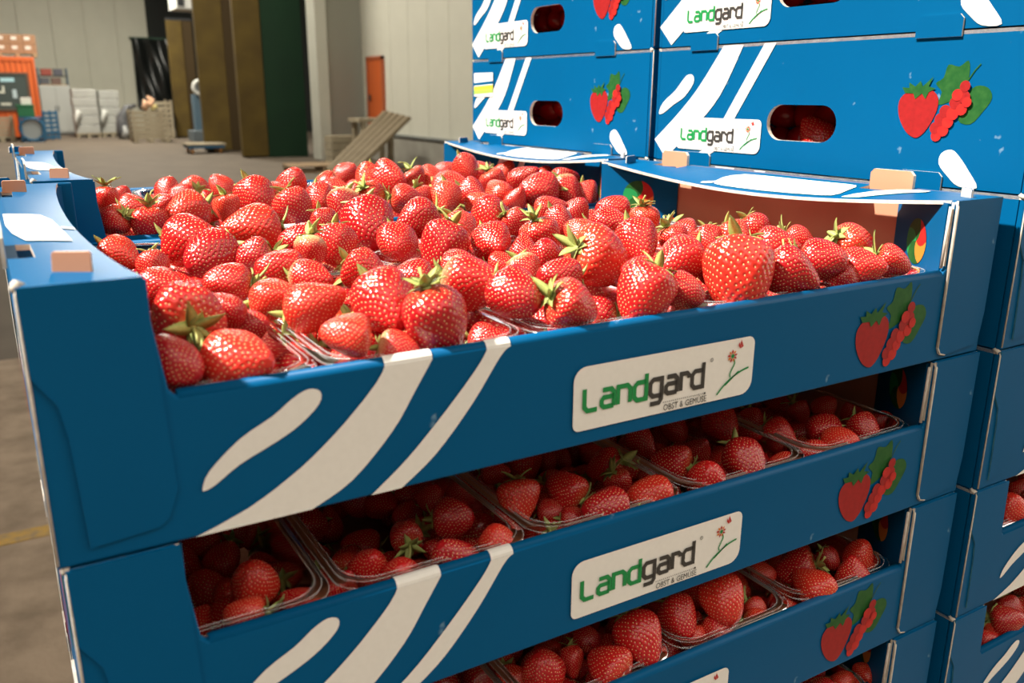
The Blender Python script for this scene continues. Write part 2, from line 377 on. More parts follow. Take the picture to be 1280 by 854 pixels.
# grey cabinet with a small rack of boxes on it
x, y = pix_floor(76, 168); cb = tag(empty('storage_cabinet', (x, y, FLOOR)), 'plain light grey storage cabinet between cabin and wrapped pallets', 'cabinet')
GREYP = mat('light_grey_paint', (.42, .43, .40), .5, .4, noise=(2, .4, (.36, .37, .35)))
m = MB(); m.box(-.52, .52, 0, .6, .05, 1.78); part('body', m, GREYP, cb, bevel=.012)
for s in (-1, 1):
    m = MB(); m.box(min(0.01*s, .50*s), max(.01*s, .50*s), -.025, -.002, .12, 1.74); dd = part('door', m, GREYP, cb, bevel=.008)
    m = MB(); m.box(.05*s-.015, .05*s+.015, -.05, -.026, .85, 1.05); part('handle', m, STEELK, dd)
m = MB(); m.box(-.5, .5, .02, .58, 0, .048); part('plinth', m, STEELK, cb)
rk = tag(empty('box_rack', (x, y+.3, FLOOR+1.782)), 'small rack with red and blue boxes on the grey cabinet', 'rack')
m = MB(); m.box(-.5, .5, -.25, .25, 0, .04); part('shelf', m, WOOD, rk)
m = MB(); m.box(-.5, .5, -.25, .25, .32, .36); part('shelf', m, STEELK, rk)
for s in (-.48, .48):
    m = MB(); m.box(s-.02, s+.02, -.25, .25, 0, .62); part('upright', m, mat('rack_blue', (.05, .10, .16), .5, .4), rk)
for k_, (a, z_, col, wd) in enumerate(((-.28, .042, (.10, .10, .11), .3), (.1, .042, (.16, .10, .08), .32), (-.2, .362, (.30, .07, .05), .36), (.2, .362, (.10, .10, .12), .3))):
    t = tag(empty('storage_box', (x+a, y+.3, FLOOR+1.783+z_)), ['dark box on the lower shelf of the small rack', 'brownish box on the lower shelf of the small rack', 'red box on the upper shelf of the small rack', 'grey box on the upper shelf of the small rack'][k_], 'box')
    m = MB(); m.box(-wd/2, wd/2, -.2, .2, 0, .2); part('body', m, mat('box_paint', col, .6, .3), t, bevel=.01)
    m = MB(); m.box(-wd/2-.01, wd/2+.01, -.21, .21, .2, .235); part('lid', m, mat('box_lid', tuple(c*1.2 for c in col), .6, .3), t)
# two film-wrapped pallet loads
WRAP = mat('stretch_wrap', (.36, .36, .33), .35, .5, noise=(3, .7, (.27, .27, .25)), bump=(9, 1.0))
for (u, v, w, h, lab) in ((112, 172, .78, 1.66, 'tall grey film-wrapped pallet load nearer the cabinet'), (142, 171, .66, 1.62, 'grey film-wrapped pallet load with loose film, beside a taller one')):
    t = bgthing('wrapped_pallet_load', u, v, lab, 'pallet load')
    m = MB(); n = 9
    for lz in range(5):
        a, b = .15+lz*(h-.15)/5, .15+(lz+1)*(h-.15)/5-.012
        j = random.uniform(-.015, .015); m.box(-w/2+j, w/2+j, 0, .8, a, b)
    part('load', m, WRAP, t, bevel=.02)
    for a in (-w/2+.05, 0, w/2-.05):
        m = MB(); m.box(a-.05, a+.05, 0, .8, 0, .1); part('bearer', m, WOOD_G, t)
    m = MB(); m.box(-w/2-.02, w/2+.02, -.02, .8, .102, .145); part('deck', m, WOOD_G, t)
    if w < .8:
        m = MB()
        for q in range(5): m.tube([(-w/2+.05+.04*q, -.04, .35+.1*q), (-w/2+.0+.05*q, -.07, .6+.06*q), (-w/2+.1, -.05, .95)], .03, 6)
        part('loose_film', m, mat('loose_film', (.5, .5, .46), .35, .5), t, smooth=True)
# slatted timber bins
def slat_bin(u, v, w, h, n, label, d=1.0, y_off=0):
    x, y = pix_floor(u, v); t = tag(empty('timber_bin', (x, y+y_off, FLOOR)), label, 'timber bin')
    sh = (h-.12)/n
    sm = MB(); sm.box(-w/2, w/2, 0, .025, 0, sh*.64); fm = sm.mesh('slat', WOOD_G)
    sm = MB(); sm.box(0, .025, 0, d, 0, sh*.64); em = sm.mesh('slat', WOOD_G)
    for i in range(n):
        for yy in (0, d-.025):
            o = link('slat', fm, t); o.location = (0, yy, .12+i*sh)
        for xx in (-w/2, w/2-.025):
            o = link('slat', em, t); o.location = (xx, .026, .12+i*sh); o.scale.y = (d-.052)/d
    for sx in (-1, 1):
        for yy in (-.03, d):
            m = MB(); m.box(sx*(w/2-.04)-.04, sx*(w/2-.04)+.04, yy, yy+.03, .02, h); part('corner_post', m, WOOD_G, t)
    for a in (-w/2+.07, 0, w/2-.07):
        m = MB(); m.box(a-.06, a+.06, 0, d, 0, .1); part('bearer', m, WOOD_G, t)
    return t, x, y
tb, bx_, by_ = slat_bin(191, 178.5, 1.08, 1.02, 6, 'slatted timber bin with a rag on top, before the black tarpaulin')
slat_bin(206, 173.8, .8, 1.3, 7, 'slatted timber bin half hidden behind another, beside the ochre leaf', y_off=.3)
slat_bin(3, 175.5, .72, .8, 6, 'weathered slatted timber bin in front of the orange cabin', d=.6, y_off=-1.2)
t = tag(empty('crumpled_cloth', (bx_, by_+.3, FLOOR+1.02)), 'crumpled pinkish cloth lying on the timber bin', 'cloth')
m = MB(); m.tube([(-.1, 0, .0), (-.02, .03, .22), (.1, 0, .12), (.16, .05, .3), (.02, .04, .42)], [.1, .13, .11, .1, .03], 8); part('cloth_body', m, mat('pink_cloth', (.55, .32, .2), .8, .2), t, smooth=True)
m = MB(); m.tube([(.1, -.05, .02), (.25, 0, .1), (.3, .1, .05)], [.05, .08, .03], 8); part('cloth_fold', m, mat('yellow_cloth', (.5, .42, .18), .8, .2), t, smooth=True)
t = bgthing('covered_bag', 157, 174, 'dark slumped bag beside the slatted timber bin', 'bag')
m = MB(); m.tube([(.1, .3, .02), (.02, .3, .3), (.0, .3, .7), (.2, .3, 1.05), (.5, .35, 1.12)], [.28, .26, .2, .12, .05], 10); part('bag_body', m, mat('dark_bag', (.045, .045, .05), .5, .4, noise=(6, .7, (.14, .14, .14))), t, smooth=True)
m = MB(); m.tube([(-.05, .0, .05), (.05, -.04, .25), (.0, .0, .45)], [.12, .1, .04], 8); part('bag_foot', m, mat('bag_grey', (.3, .3, .29), .5, .4), t, smooth=True)
# blue cable-drum cart, green tote, blue pallets on edge
BLUEM = mat('blue_paint', (.02, .09, .17), .5, .4)
t = bgthing('drum_cart', 40, 175.5, 'blue round-framed cart in front of the orange cabin', 'cart'); t.location.y -= 1.0
ring = [(.34*math.cos(a), 0, .40+.34*math.sin(a)) for a in np.linspace(0, 2*math.pi, 25)]
for yy in (-.25, .25):
    m = MB(); m.tube([(p[0], yy, p[2]) for p in ring], .035, 8, cap=False); part('ring_frame', m, BLUEM, t, smooth=True)
m = MB(); m.tube([(0, -.2, .4), (0, .2, .4)], .30, 20); part('drum', m, mat('drum_grey', (.25, .27, .27), .5, .4), t)
for s in (-1, 1):
    m = MB(); m.box(s*.3-.03, s*.3+.03, -.26, .26, 0, .75); part('upright', m, BLUEM, t)
m = MB(); m.box(-.33, .33, -.26, .26, .73, .78); part('top_plate', m, BLUEM, t)
m = MB(); m.box(-.33, .33, -.26, .26, 0, .05); part('foot_plate', m, BLUEM, t)
x, y = t.location.x, t.location.y
g = tag(empty('green_tote', (x-.1, y, FLOOR+.785)), 'dark green plastic tote on the blue cart', 'tote')
m = MB(); m.box(-.24, .24, -.2, .2, 0, .36); part('body', m, mat('green_plastic', (.015, .12, .05), .5, .4), g, bevel=.015)
m = MB(); m.box(-.26, .26, -.22, .22, .33, .37); part('rim', m, mat('green_plastic_rim', (.02, .15, .06), .5, .4), g)
g2 = tag(empty('white_carton', (x-.06, y, FLOOR+1.158)), 'small white carton on the green tote', 'carton')
m = MB(); m.box(-.15, .15, -.12, .12, 0, .22); part('box', m, mat('white_carton', (.62, .6, .55), .7, .3), g2, bevel=.005)
m = MB(); m.box(-.15, .15, -.02, .02, .221, .224); part('tape', m, CARTON, g2)
for kx in range(2):
    t = bgthing('blue_pallet', 61+kx*9, 174, ['blue wooden pallet on edge beside the round-framed cart', 'blue wooden pallet on edge nearest the grey cabinet'][kx], 'pallet', 'blue pallets on edge'); t.location.y -= .6-.35*kx
    for i in range(6):
        m = MB(); m.box(-.13, .13, -.02, .0, .04+i*.155, .14+i*.155); part('board', m, BLUEM, t)
    for s in (-.1, .1):
        m = MB(); m.box(s-.035, s+.035, 0.001, .1, 0, .95); part('bearer', m, BLUEM, t)
# floor scale with round dial and flat trolley
t = bgthing('dial_scale', 256, 176, 'blue pedestal scale with round white dial between ochre leaves', 'scale')
m = MB(); m.box(-.24, .24, 0, .4, .35, 1.5); part('pedestal', m, mat('scale_blue', (.07, .12, .16), .5, .4), t, bevel=.02)
dm = MB(); rr = [(.22*math.cos(a), -.05, 1.72+.22*math.sin(a)) for a in np.linspace(0, 2*math.pi, 25)]; dm.tube(rr, .06, 8, cap=False); part('dial_ring', dm, mat('dial_white', (.6, .6, .55), .4, .4), t, smooth=True)
m = MB(); m.tube([(0, .0, 1.72), (0, -.03, 1.72)], .2, 24); dl = part('dial_face', m, mat('dial_grey', (.16, .17, .17), .4, .4), t)
m = MB(); m.bar((0, -.04, 1.72), (.1, -.04, 1.84), .02, .01); part('pointer', m, CLABEL, dl)
m = MB(); m.box(-.45, .45, -.5, .35, .0, .35); part('platform_base', m, mat('scale_base', (.10, .12, .13), .6, .3), t, bevel=.02)
x, y = pix_floor(240, 187)
t = tag(empty('flat_trolley', (x, y-1.6, FLOOR)), 'low flat trolley with timber deck before the dial scale', 'trolley')
for i in range(4):
    m = MB(); m.box(-.5, .5, -.4+i*.2, -.4+i*.2+.17, .22, .26); part('deck_board', m, WOOD_G, t)
m = MB(); m.box(-.46, .46, -.38, .36, .14, .218); part('frame', m, BLUEM, t)
for sx in (-.36, .36):
    for sy in (-.28, .26):
        m = MB(); m.tube([(sx-.03, sy, .07), (sx+.03, sy, .07)], .07, 14); part('wheel', m, mat('orange_wheel', (.45, .2, .05), .6, .3), t)
# loose pallet on the floor and boards leaning on trestle
def pallet(name, x, y, z, rz, L_, W_, label, group=None, h=.144, m_=WOOD):
    t = tag(empty(name, (x, y, z), rz), label, 'pallet', group)
    nb = 7
    for i in range(nb):
        b = -W_/2 + i*(W_-.1)/(nb-1); m = MB(); m.box(-L_/2, L_/2, b, b+.1, h-.022, h); part('deck_board', m, m_, t)
    for a in (-L_/2+.07, 0, L_/2-.07):
        m = MB(); m.box(a-.07, a+.07, -W_/2, W_/2, h-.044, h-.0225); part('stringer_board', m, m_, t)
        for b in (-W_/2+.07, 0, W_/2-.07):
            m = MB(); m.box(a-.06, a+.06, b-.06, b+.06, .0225, h-.0445); part('block', m, m_, t)
    for b in (-W_/2+.07, 0, W_/2-.07):
        m = MB(); m.box(-L_/2, L_/2, b-.05, b+.05, 0, .022); part('bottom_board', m, m_, t)
    return t
x, y = pix_floor(402, 213.5)
pallet('floor_pallet', x, y, FLOOR, -.12, 1.45, .9, 'bare wooden pallet lying flat on the hall floor')
x, y = pix_floor(474, 212)
t = tag(empty('board_trestle', (x, y, FLOOR)), 'low timber trestle carrying the sloping boards', 'trestle')
for s in (-.3, .3):
    m = MB(); m.box(s-.05, s+.05, .0, .1, 0, .98); part('leg', m, WOOD_G, t); m = MB(); m.box(s-.05, s+.05, .5, .6, 0, .98); part('leg', m, WOOD_G, t)
m = MB(); m.box(-.42, .42, -.02, .62, .982, 1.06); part('top_beam', m, WOOD_G, t)
for i in range(5):
    b = tag(empty('leaning_board', (x-.72, y-1.2+.27*i-.3, FLOOR)), 'long grey board sloping up onto the timber trestle', 'board', 'boards sloping onto the trestle')
    m = MB(); m.bar((-.55, 0, .03+.01*i), (.75, 0, 1.12+.02*i), .25, .06); part('plank', m, BOARD, b)
    m = MB(); m.box(.60, .66, -.08, .08, 1.02+.02*i, 1.03+.02*i); part('end_batten', m, WOOD, b)
x, y = pix_floor(432, 205)
t = tag(empty('timber_block', (x, y, FLOOR)), 'squat timber crate under the orange door', 'timber crate')
for i in range(4):
    m = MB(); m.box(-.3, .3, 0, .5, .0+i*.16, .145+i*.16); part('plank', m, WOOD_G, t)
# yellow floor line
x, y = pix_floor(20, 672)
m = MB(); m.box(-1.6, .14, -.045, .045, .0005, .003)
o = part('floor_line', m, mat('worn_yellow_paint', (.50, .30, .06), .8, .2, noise=(25, 1, (.28, .21, .13))), None); o.location = (x, y, FLOOR); tag(o, 'worn yellow line painted on the concrete floor', 'floor line')
# unseen housings added around the fill lights
for lx, ly in ((3.5, 30), (3.0, 20), (3.5, 11)):
    t = tag(empty('added_lamp', (lx, ly, CEIL-.34)), 'added unseen white lamp under the hall roof', 'lamp', 'added lamps under the hall roof')
    m = MB(); m.box(-.28, .28, -3.05, 3.05, .06, .14); part('housing', m, PALE, t)
    for yy in (-2, 2):
        m = MB(); m.tube([(0, yy, .14), (0, yy, .34)], .015); part('hanger', m, STEELK, t)

# ================================================================== CRATES
L, WD, P, H, HW = .600, .400, .1127, .1115, .0620
WPL, WPR = .0445, .0515
OFF = (-L/2, -WD/2, 0)
FRONT = lambda t0: (lambda a, b, t: (a, t0+t, b))
def flat(outlines, mats, name, P_):
    """flat ink shapes, each outline a polygon with a material index"""
    m = MB()
    for poly, i in outlines: m.add([P_(a, b) for a, b in poly], [tuple(range(len(poly)))], i)
    return m.mesh(name, mats, fix=False, off=OFF)
PF = lambda d: (lambda a, b: (a, -d, b))                 # print on the front face
PE = lambda d: (lambda a, b: (-d, WD-a, b))              # print on the handle end (a runs from the far edge)
ME = {}
# -- walls
def wall_outline():
    return [(0, 0), (L, 0), (L, H), (L-WPR, H), (L-WPR-.0005, HW+.004), (L-WPR-.004, HW), (WPL+.006, HW), (WPL+.0028, HW+.003), (WPL-.003, H), (0, H)]
T = .0042
m = MB(); m.prism(wall_outline(), FRONT(0), T, 0, 0, lambda j: 1 if j in (3, 7) else 0)
ME['front'] = m.mesh('front_wall', [BLUE, EDGE], bevel=.0011, off=OFF)
m = MB(); m.prism([(L-a, b) for a, b in wall_outline()][::-1], FRONT(WD-T), T, 0, 0, 0)
ME['back'] = m.mesh('back_wall', [BLUE, EDGE], bevel=.0011, off=OFF)
# fold roll along the wall top
m = MB(); m.tube([(WPL+.006, .0034, HW-.0010), (L-WPR-.004, .0034, HW-.0010)], .0034, 12); ME['froll'] = m.mesh('top_fold', BLUE, smooth=True, off=OFF)
m = MB(); m.tube([(WPR+.004, WD-.0034, HW-.0010), (L-WPL-.006, WD-.0034, HW-.0010)], .0034, 12); ME['broll'] = m.mesh('top_fold', BLUE, smooth=True, off=OFF)
# glued corner flaps
fl = [(.0005, H), (.0425, H), (.0465, .024), (.0425, .0125), (.0385, .009), (.0125, .0065), (.0105, .052), (.0085, .066), (.001, .078)]
fr = [(L-WPR, H), (L-.0005, H), (L-.0012, .030), (L-.0035, .012), (L-.009, .0065), (L-WPR+.010, .0035), (L-WPR+.003, .005), (L-WPR+.0005, .0095)]
m = MB(); m.prism(fl, FRONT(-.0013), .0012, 0, 0, lambda j: 1 if j > 0 else 0); ME['flapL'] = m.mesh('corner_flap', [BLUE, WORN], off=OFF)
m = MB(); m.prism(fr, FRONT(-.0016), .0015, 0, 0, lambda j: 1 if j in (7, 6) else 0); ME['flapR'] = m.mesh('corner_flap', [BLUE, EDGE], off=OFF)
# raw double edge along the flap, folded over the post
m = MB(); m.tube([(L-WPR+.0008, -.0010, .010), (L-WPR+.0004, -.0012, H-.004), (L-WPR+.0005, .0005, H-.0008)], .0010, 6); m.tube([(L-WPR-.0034, .0022, HW+.004), (L-WPR-.0022, .0022, H-.004)], .0011, 6)
m.tube([(L-WPR+.0008, -.0010, .010), (L-WPR+.004, -.0012, .0048), (L-WPR+.010, -.0010, .0034)], .0008, 6)
ME['edgeR'] = m.mesh('raw_edge', EDGE, smooth=True, off=OFF)
m = MB(); m.tube([(.0004, -.0006, .002), (.0004, -.0006, H-.003), (.0012, .001, H-.0005)], .0006, 6); m.tube([(.0004, WD*.002, H-.001), (.001, .004, H+.0004), (.003, .006, H-.001)], .0018, 6)
ME['edgeL'] = m.mesh('raw_edge', EDGE, smooth=True, off=OFF)
# -- handle ends
HC, HZ, HA, HB = .195, .0423, .0385, .0155
def end_wall(xa, xb):
    """panel with a stadium handle hole; outside blue, inside brown"""
    m = MB(); s0, s1 = HC-HA, HC+HA
    ss = [s0 + HB*(1-math.cos(a)) for a in np.linspace(0, math.pi/2, 7)] + [s1 - HB*(1-math.cos(a)) for a in np.linspace(math.pi/2, 0, 7)]
    def hh(s):
        e = min(s-s0, s1-s); return HB if e >= HB else math.sqrt(max(0, HB**2-(HB-e)**2))
    for x, i in ((xa, 0), (xb, 1)):
        q = lambda s, z: (x, WD-s, z)
        m.add([q(0.0045, 0), q(s0, 0), q(s0, HZ), q(s0, H), q(.0045, H)], [(0, 1, 2, 3, 4)], i)
        m.add([q(s1, 0), q(WD-.0045, 0), q(WD-.0045, H), q(s1, H), q(s1, HZ)], [(0, 1, 2, 3, 4)], i)
        for a, b in zip(ss[:-1], ss[1:]):
            m.add([q(a, 0), q(b, 0), q(b, HZ-hh(b)), q(a, HZ-hh(a))], [(0, 1, 2, 3)], i)
            m.add([q(a, HZ+hh(a)), q(b, HZ+hh(b)), q(b, H), q(a, H)], [(0, 1, 2, 3)], i)
    for a, b in zip(ss[:-1], ss[1:]):
        for sg in (-1, 1):
            m.add([(xa, WD-a, HZ+sg*hh(a)), (xa, WD-b, HZ+sg*hh(b)), (xb, WD-b, HZ+sg*hh(b)), (xb, WD-a, HZ+sg*hh(a))], [(0, 1, 2, 3)], 2)
    m.add([(x, y, z) for x in (xa, xb) for y, z in ((.0045, 0), (WD-.0045, 0), (WD-.0045, H), (.0045, H))], [(0, 1, 5, 4), (2, 3, 7, 6), (1, 2, 6, 5), (3, 0, 4, 7)], 0)
    return m.mesh('end_wall', [BLUE, BROWN, EDGE], fix=False, off=OFF)
ME['endL'] = end_wall(0, .004); ME['endR'] = end_wall(L, L-.004)
m = MB(); m.box(.0045, L-.0045, .0045, WD-.0045, .0005, .004); ME['base'] = m.mesh('base', BROWN, off=OFF)
# -- folded top flanges with sagging inner edge
def flange_pt(side, t, y, lift=0):
    b = math.sin(math.pi*min(max(y/WD, 0), 1))
    w = (.0430 - .0095*b**.6) if side < 0 else .0475
    sag = (.0035 if side < 0 else .0125)*b*(t**1.6)
    x = t*w if side < 0 else L-t*w
    return (x, y, H-sag-.0010+lift)
def flange(side):
    n, q = 10, 28; ts = np.linspace(0, 1, n+1); ys = np.linspace(.001, WD-.001, q+1)
    # a slot stays open beside each stacking tab
    slots = [(WD-.0873, WD-.0504), (WD-.3361, WD-.2987)]
    m = MB(); vid = {}
    ys = sorted(set([round(v, 5) for v in ys if all(abs(v-e) > .004 for s in slots for e in s)] + [e for s in slots for e in s]))
    ts = [0, .03, .10, .42, .55, .65, .75, .85, .93, 1.0] if side > 0 else [0, .03, .10, .28, .4, .55, .7, .85, .93, 1.0]
    for lay, dz in ((0, .001), (1, -.0016)):
        for j, y in enumerate(ys):
            for i, t in enumerate(ts): vid[lay, j, i] = len(m.v); m.v.append(flange_pt(side, t, y, dz))
    def hole(j, i):
        yc = (ys[j]+ys[j+1])/2; tc = (ts[i]+ts[i+1])/2
        return .10 < tc < (.42 if side > 0 else .28) and any(a < yc < b for a, b in slots)
    Q, R_ = len(ys)-1, len(ts)-1
    for j in range(Q):
        for i in range(R_):
            if hole(j, i): continue
            for lay in (0, 1):
                f = [vid[lay, j, i], vid[lay, j, i+1], vid[lay, j+1, i+1], vid[lay, j+1, i]]
                m.f.append(tuple(f)); m.i.append(0 if lay == 0 else 1)
            for (dj, di, e0, e1) in ((0, 1, (j, i+1), (j+1, i+1)), (0, -1, (j, i), (j+1, i)), (1, 0, (j+1, i), (j+1, i+1)), (-1, 0, (j, i), (j, i+1))):
                jj, ii = j+dj, i+di
                if not (0 <= jj < Q and 0 <= ii < R_) or hole(jj, ii):
                    m.f.append((vid[0, e0[0], e0[1]], vid[0, e1[0], e1[1]], vid[1, e1[0], e1[1]], vid[1, e0[0], e0[1]])); m.i.append(2)
    return m.mesh('top_flange', [BLUE, BROWN, EDGE], smooth=False, off=OFF)
ME['flangeL'] = flange(-1); ME['flangeR'] = flange(1)
def flange_patch(side, poly_rows, name):
    """ink patch lying on the flange: rows of (y, t0, t1)"""
    v, f = [], []
    for y, a, b in poly_rows:
        for t in np.linspace(a, b, 6): v.append(flange_pt(side, t, y, .0016))
    for j in range(len(poly_rows)-1):
        for i in range(5): f.append((j*6+i, j*6+i+1, (j+1)*6+i+1, (j+1)*6+i))
    v = [(p[0]+OFF[0], p[1]+OFF[1], p[2]) for p in v]
    return mk(name, v, f, WHITE)
ME['fpR1'] = flange_patch(1, [(.104, .42, .80), (.108, .32, .90), (.118, .30, .92), (.15, .30, .92), (.18, .30, .92), (.205, .30, .92), (.226, .34, .92), (.236, .48, .90), (.240, .62, .84)], 'white_print')
ME['fpR2'] = flange_patch(1, [(.240, .80, .88), (.246, .84, .93), (.252, .90, .95)], 'white_stripe')
ME['fpR3'] = flange_patch(1, [(.046, .24, .36), (.058, .24, .56), (.070, .36, .76), (.082, .56, .93), (.092, .78, .95), (.097, .92, .95)], 'white_stripe')
ME['fpL1'] = flange_patch(-1, [(.110, .25, .80), (.135, .12, .80), (.165, .06, .78), (.195, .06, .74), (.215, .06, .60)], 'white_print')
ME['fpL2'] = flange_patch(-1, [(.158, .82, .98), (.166, .80, .98)], 'white_stripe')
# -- stacking tabs: outside blue, inside brown, pale cut edge
def tab(x_in, x_out, s0, s1, h):
    m = MB(); y0, y1 = WD-s1, WD-s0; c = .003; sg = 1 if x_in > x_out else -1
    poly = [(y0, H-.004), (y1, H-.004), (y1, H+h-c), (y1-c, H+h), (y0+c, H+h), (y0, H+h-c)]
    m.prism(poly, lambda a, b, t: (x_out+sg*t, a, b), abs(x_in-x_out), 0, 1, 2)
    return m.mesh('stacking_tab', [BLUE, BROWN, EDGE], off=OFF)
for nm, s0, s1 in (('a', .0504, .0873), ('b', .2987, .3361)):
    ME['tabL'+nm] = tab(-.0004, -.0019, s0, s1, .0115); ME['tabR'+nm] = tab(L-.008, L-.005, s0, s1, .0125)
# bent-over tab near the open corner, seen on the free top crate
m = MB(); m.prism([(-.0075, 0), (.0075, 0), (.0073, .0075), (.0065, .0085), (-.0065, .0085), (-.0073, .0075)], lambda a, b, t: (a, t+b*.12, b), .0016, 0, 1, 1)
ME['bent'] = m.mesh('bent_tab', [BROWN, EDGE], bevel=.0003)
m = MB(); m.prism([(-.010, 0), (.010, 0), (.0098, .006), (.008, .0072), (-.008, .0072), (-.0098, .006)], lambda a, b, t: (a, t, b), .0018, 0, 1, 1)
ME['lock'] = m.mesh('locking_tab', [BLUE, EDGE], bevel=.0003)
# -- slanted inner corner panels with a swirl roundel
def corner_panel(x0, y0, x1, y1):
    m = MB(); z0, z1 = .0045, H-.0025; d = Vector((x1-x0, y1-y0, 0)).normalized(); n = Vector((-d.y, d.x, 0))*.0010
    a, b = Vector((x0, y0, 0)), Vector((x1, y1, 0))
    v = [p+q+Vector((0, 0, z)) for q in (n, -n) for p in (a, b) for z in (z0, z1)]
    m.add(v, [(0, 2, 3, 1), (4, 5, 7, 6), (0, 1, 5, 4), (2, 6, 7, 3), (0, 4, 6, 2), (1, 3, 7, 5)])
    return m.mesh('corner_panel', BLUE, off=OFF)
CPS = {'FR': (L-WPR+.001, .0055, L-.0055, .074), 'BR': (L-.0055, WD-.074, L-WPR+.001, WD-.0055), 'FL': (WPL-.001, .0055, .0055, .06), 'BL': (.0055, WD-.06, WPL-.001, WD-.0055)}
for k_, q in CPS.items(): ME['cp'+k_] = corner_panel(*q)
def roundel(key, side):
    x0, y0, x1, y1 = CPS[key]; c = Vector(((x0+x1)/2, (y0+y1)/2, .077)); d = Vector((x1-x0, y1-y0, 0)).normalized(); n = Vector((-d.y, d.x, 0))*side*.0014
    m = MB(); R0 = .0165
    for s in range(5):
        a0, a1 = 2*math.pi*s/5+.5, 2*math.pi*(s+1)/5+.5
        arc = [(R0*math.cos(a), R0*math.sin(a)) for a in np.linspace(a0, a1, 8)]
        back = [(R0*r*math.cos(a1+.9*(1-r)), R0*r*math.sin(a1+.9*(1-r))) for r in (.75, .5, .25)]
        fwd = [(R0*r*math.cos(a0+.9*(1-r)), R0*r*math.sin(a0+.9*(1-r))) for r in (.25, .5, .75)]
        poly = arc+back+[(0, 0)]+fwd
        m.add([c+n+d*p+Vector((0, 0, q)) for p, q in poly], [tuple(range(len(poly)))], [1, 0, 2, 1, 0][s] if s != 4 else 3)
    return m.mesh('roundel_print', [INK_RED2, INK_LEAF, INK_ORANGE, INK_GREEN], fix=False, off=OFF)
ME['rdFR'] = roundel('FR', 1); ME['rdBR'] = roundel('BR', 1)

# -- printed shapes (x, z on the front wall)
TEAR = curve([(.0560, .0215), (.0595, .0286), (.0727, .0400), (.0866, .0472), (.0955, .0535), (.1027, .0565), (.1078, .0545), (.1068, .0489), (.0982, .0413), (.0874, .0355), (.0718, .0287), (.0615, .0220), (.0569, .0202)], 3, True)
BL_ = curve([(.0513, .0005), (.0734, .0080), (.0969, .0212), (.1178, .0380), (.1335, .0542), (.1377, .0611)], 4)
BR_ = curve([(.1010, .0005), (.1201, .0100), (.1404, .0297), (.1529, .0482), (.1613, .0611)], 4)
TL_ = curve([(.1289, .0005), (.1479, .0152), (.1690, .0360), (.1842, .0529), (.1898, .0611)], 4)
TR_ = curve([(.1440, .0005), (.1623, .0140), (.1819, .0356), (.1973, .0568), (.2031, .0611)], 4)
def band(A, B, P_, name, wrap=True):
    m = MB(); n = min(len(A), len(B)); A = [A[int(round(k*(len(A)-1)/(n-1)))] for k in range(n)]; B = [B[int(round(k*(len(B)-1)/(n-1)))] for k in range(n)]
    m.add([P_(*p) for p in A]+[P_(*p) for p in B], [(k, n+k, n+k+1, k+1) for k in range(n-1)])
    if wrap:    # the stripe carries on over the rolled top edge
        v = []
        for ang in np.linspace(math.pi, .15*math.pi, 7):
            for x in (A[-1][0], B[-1][0]): v.append((x, .0034+.0038*math.cos(ang), HW-.0010+.0038*math.sin(ang)))
        m.add(v, [(2*k, 2*k+1, 2*k+3, 2*k+2) for k in range(6)])
    return m.mesh(name, WHITE, fix=False, off=OFF)
ME['tear'] = flat([(TEAR, 0)], [WHITE], 'teardrop_stripe', PF(.0006))
ME['band'] = band(BL_, BR_, PF(.0006), 'broad_stripe'); ME['thin'] = band(TL_, TR_, PF(.0006), 'thin_stripe')
LETTERS = {
 'L': ([[(0, 1.25), (0, .22), (.22, 0), (.92, 0)]], 1.0),
 'a': ([[(.08, 1), (.72, 1), (.92, .8), (.92, 0)], [(.92, .02), (.2, .02), (.02, .17), (.02, .42), (.17, .57), (.92, .57)]], 1.0),
 'n': ([[(0, 0), (0, 1.0), (.70, 1.0), (.92, .8), (.92, 0)]], 1.0),
 'd': ([[(.92, 1.45), (.92, 0), (.22, 0), (0, .2), (0, .8), (.22, 1), (.92, 1)]], 1.0),
 'g': ([[(.92, .02), (.22, .02), (0, .22), (0, .8), (.22, 1), (.92, 1), (.92, -.2), (.74, -.42), (.04, -.42)]], 1.0),
 'r': ([[(0, 0), (0, 1.0), (.48, 1.0), (.66, .84), (.66, .70)]], .72)}
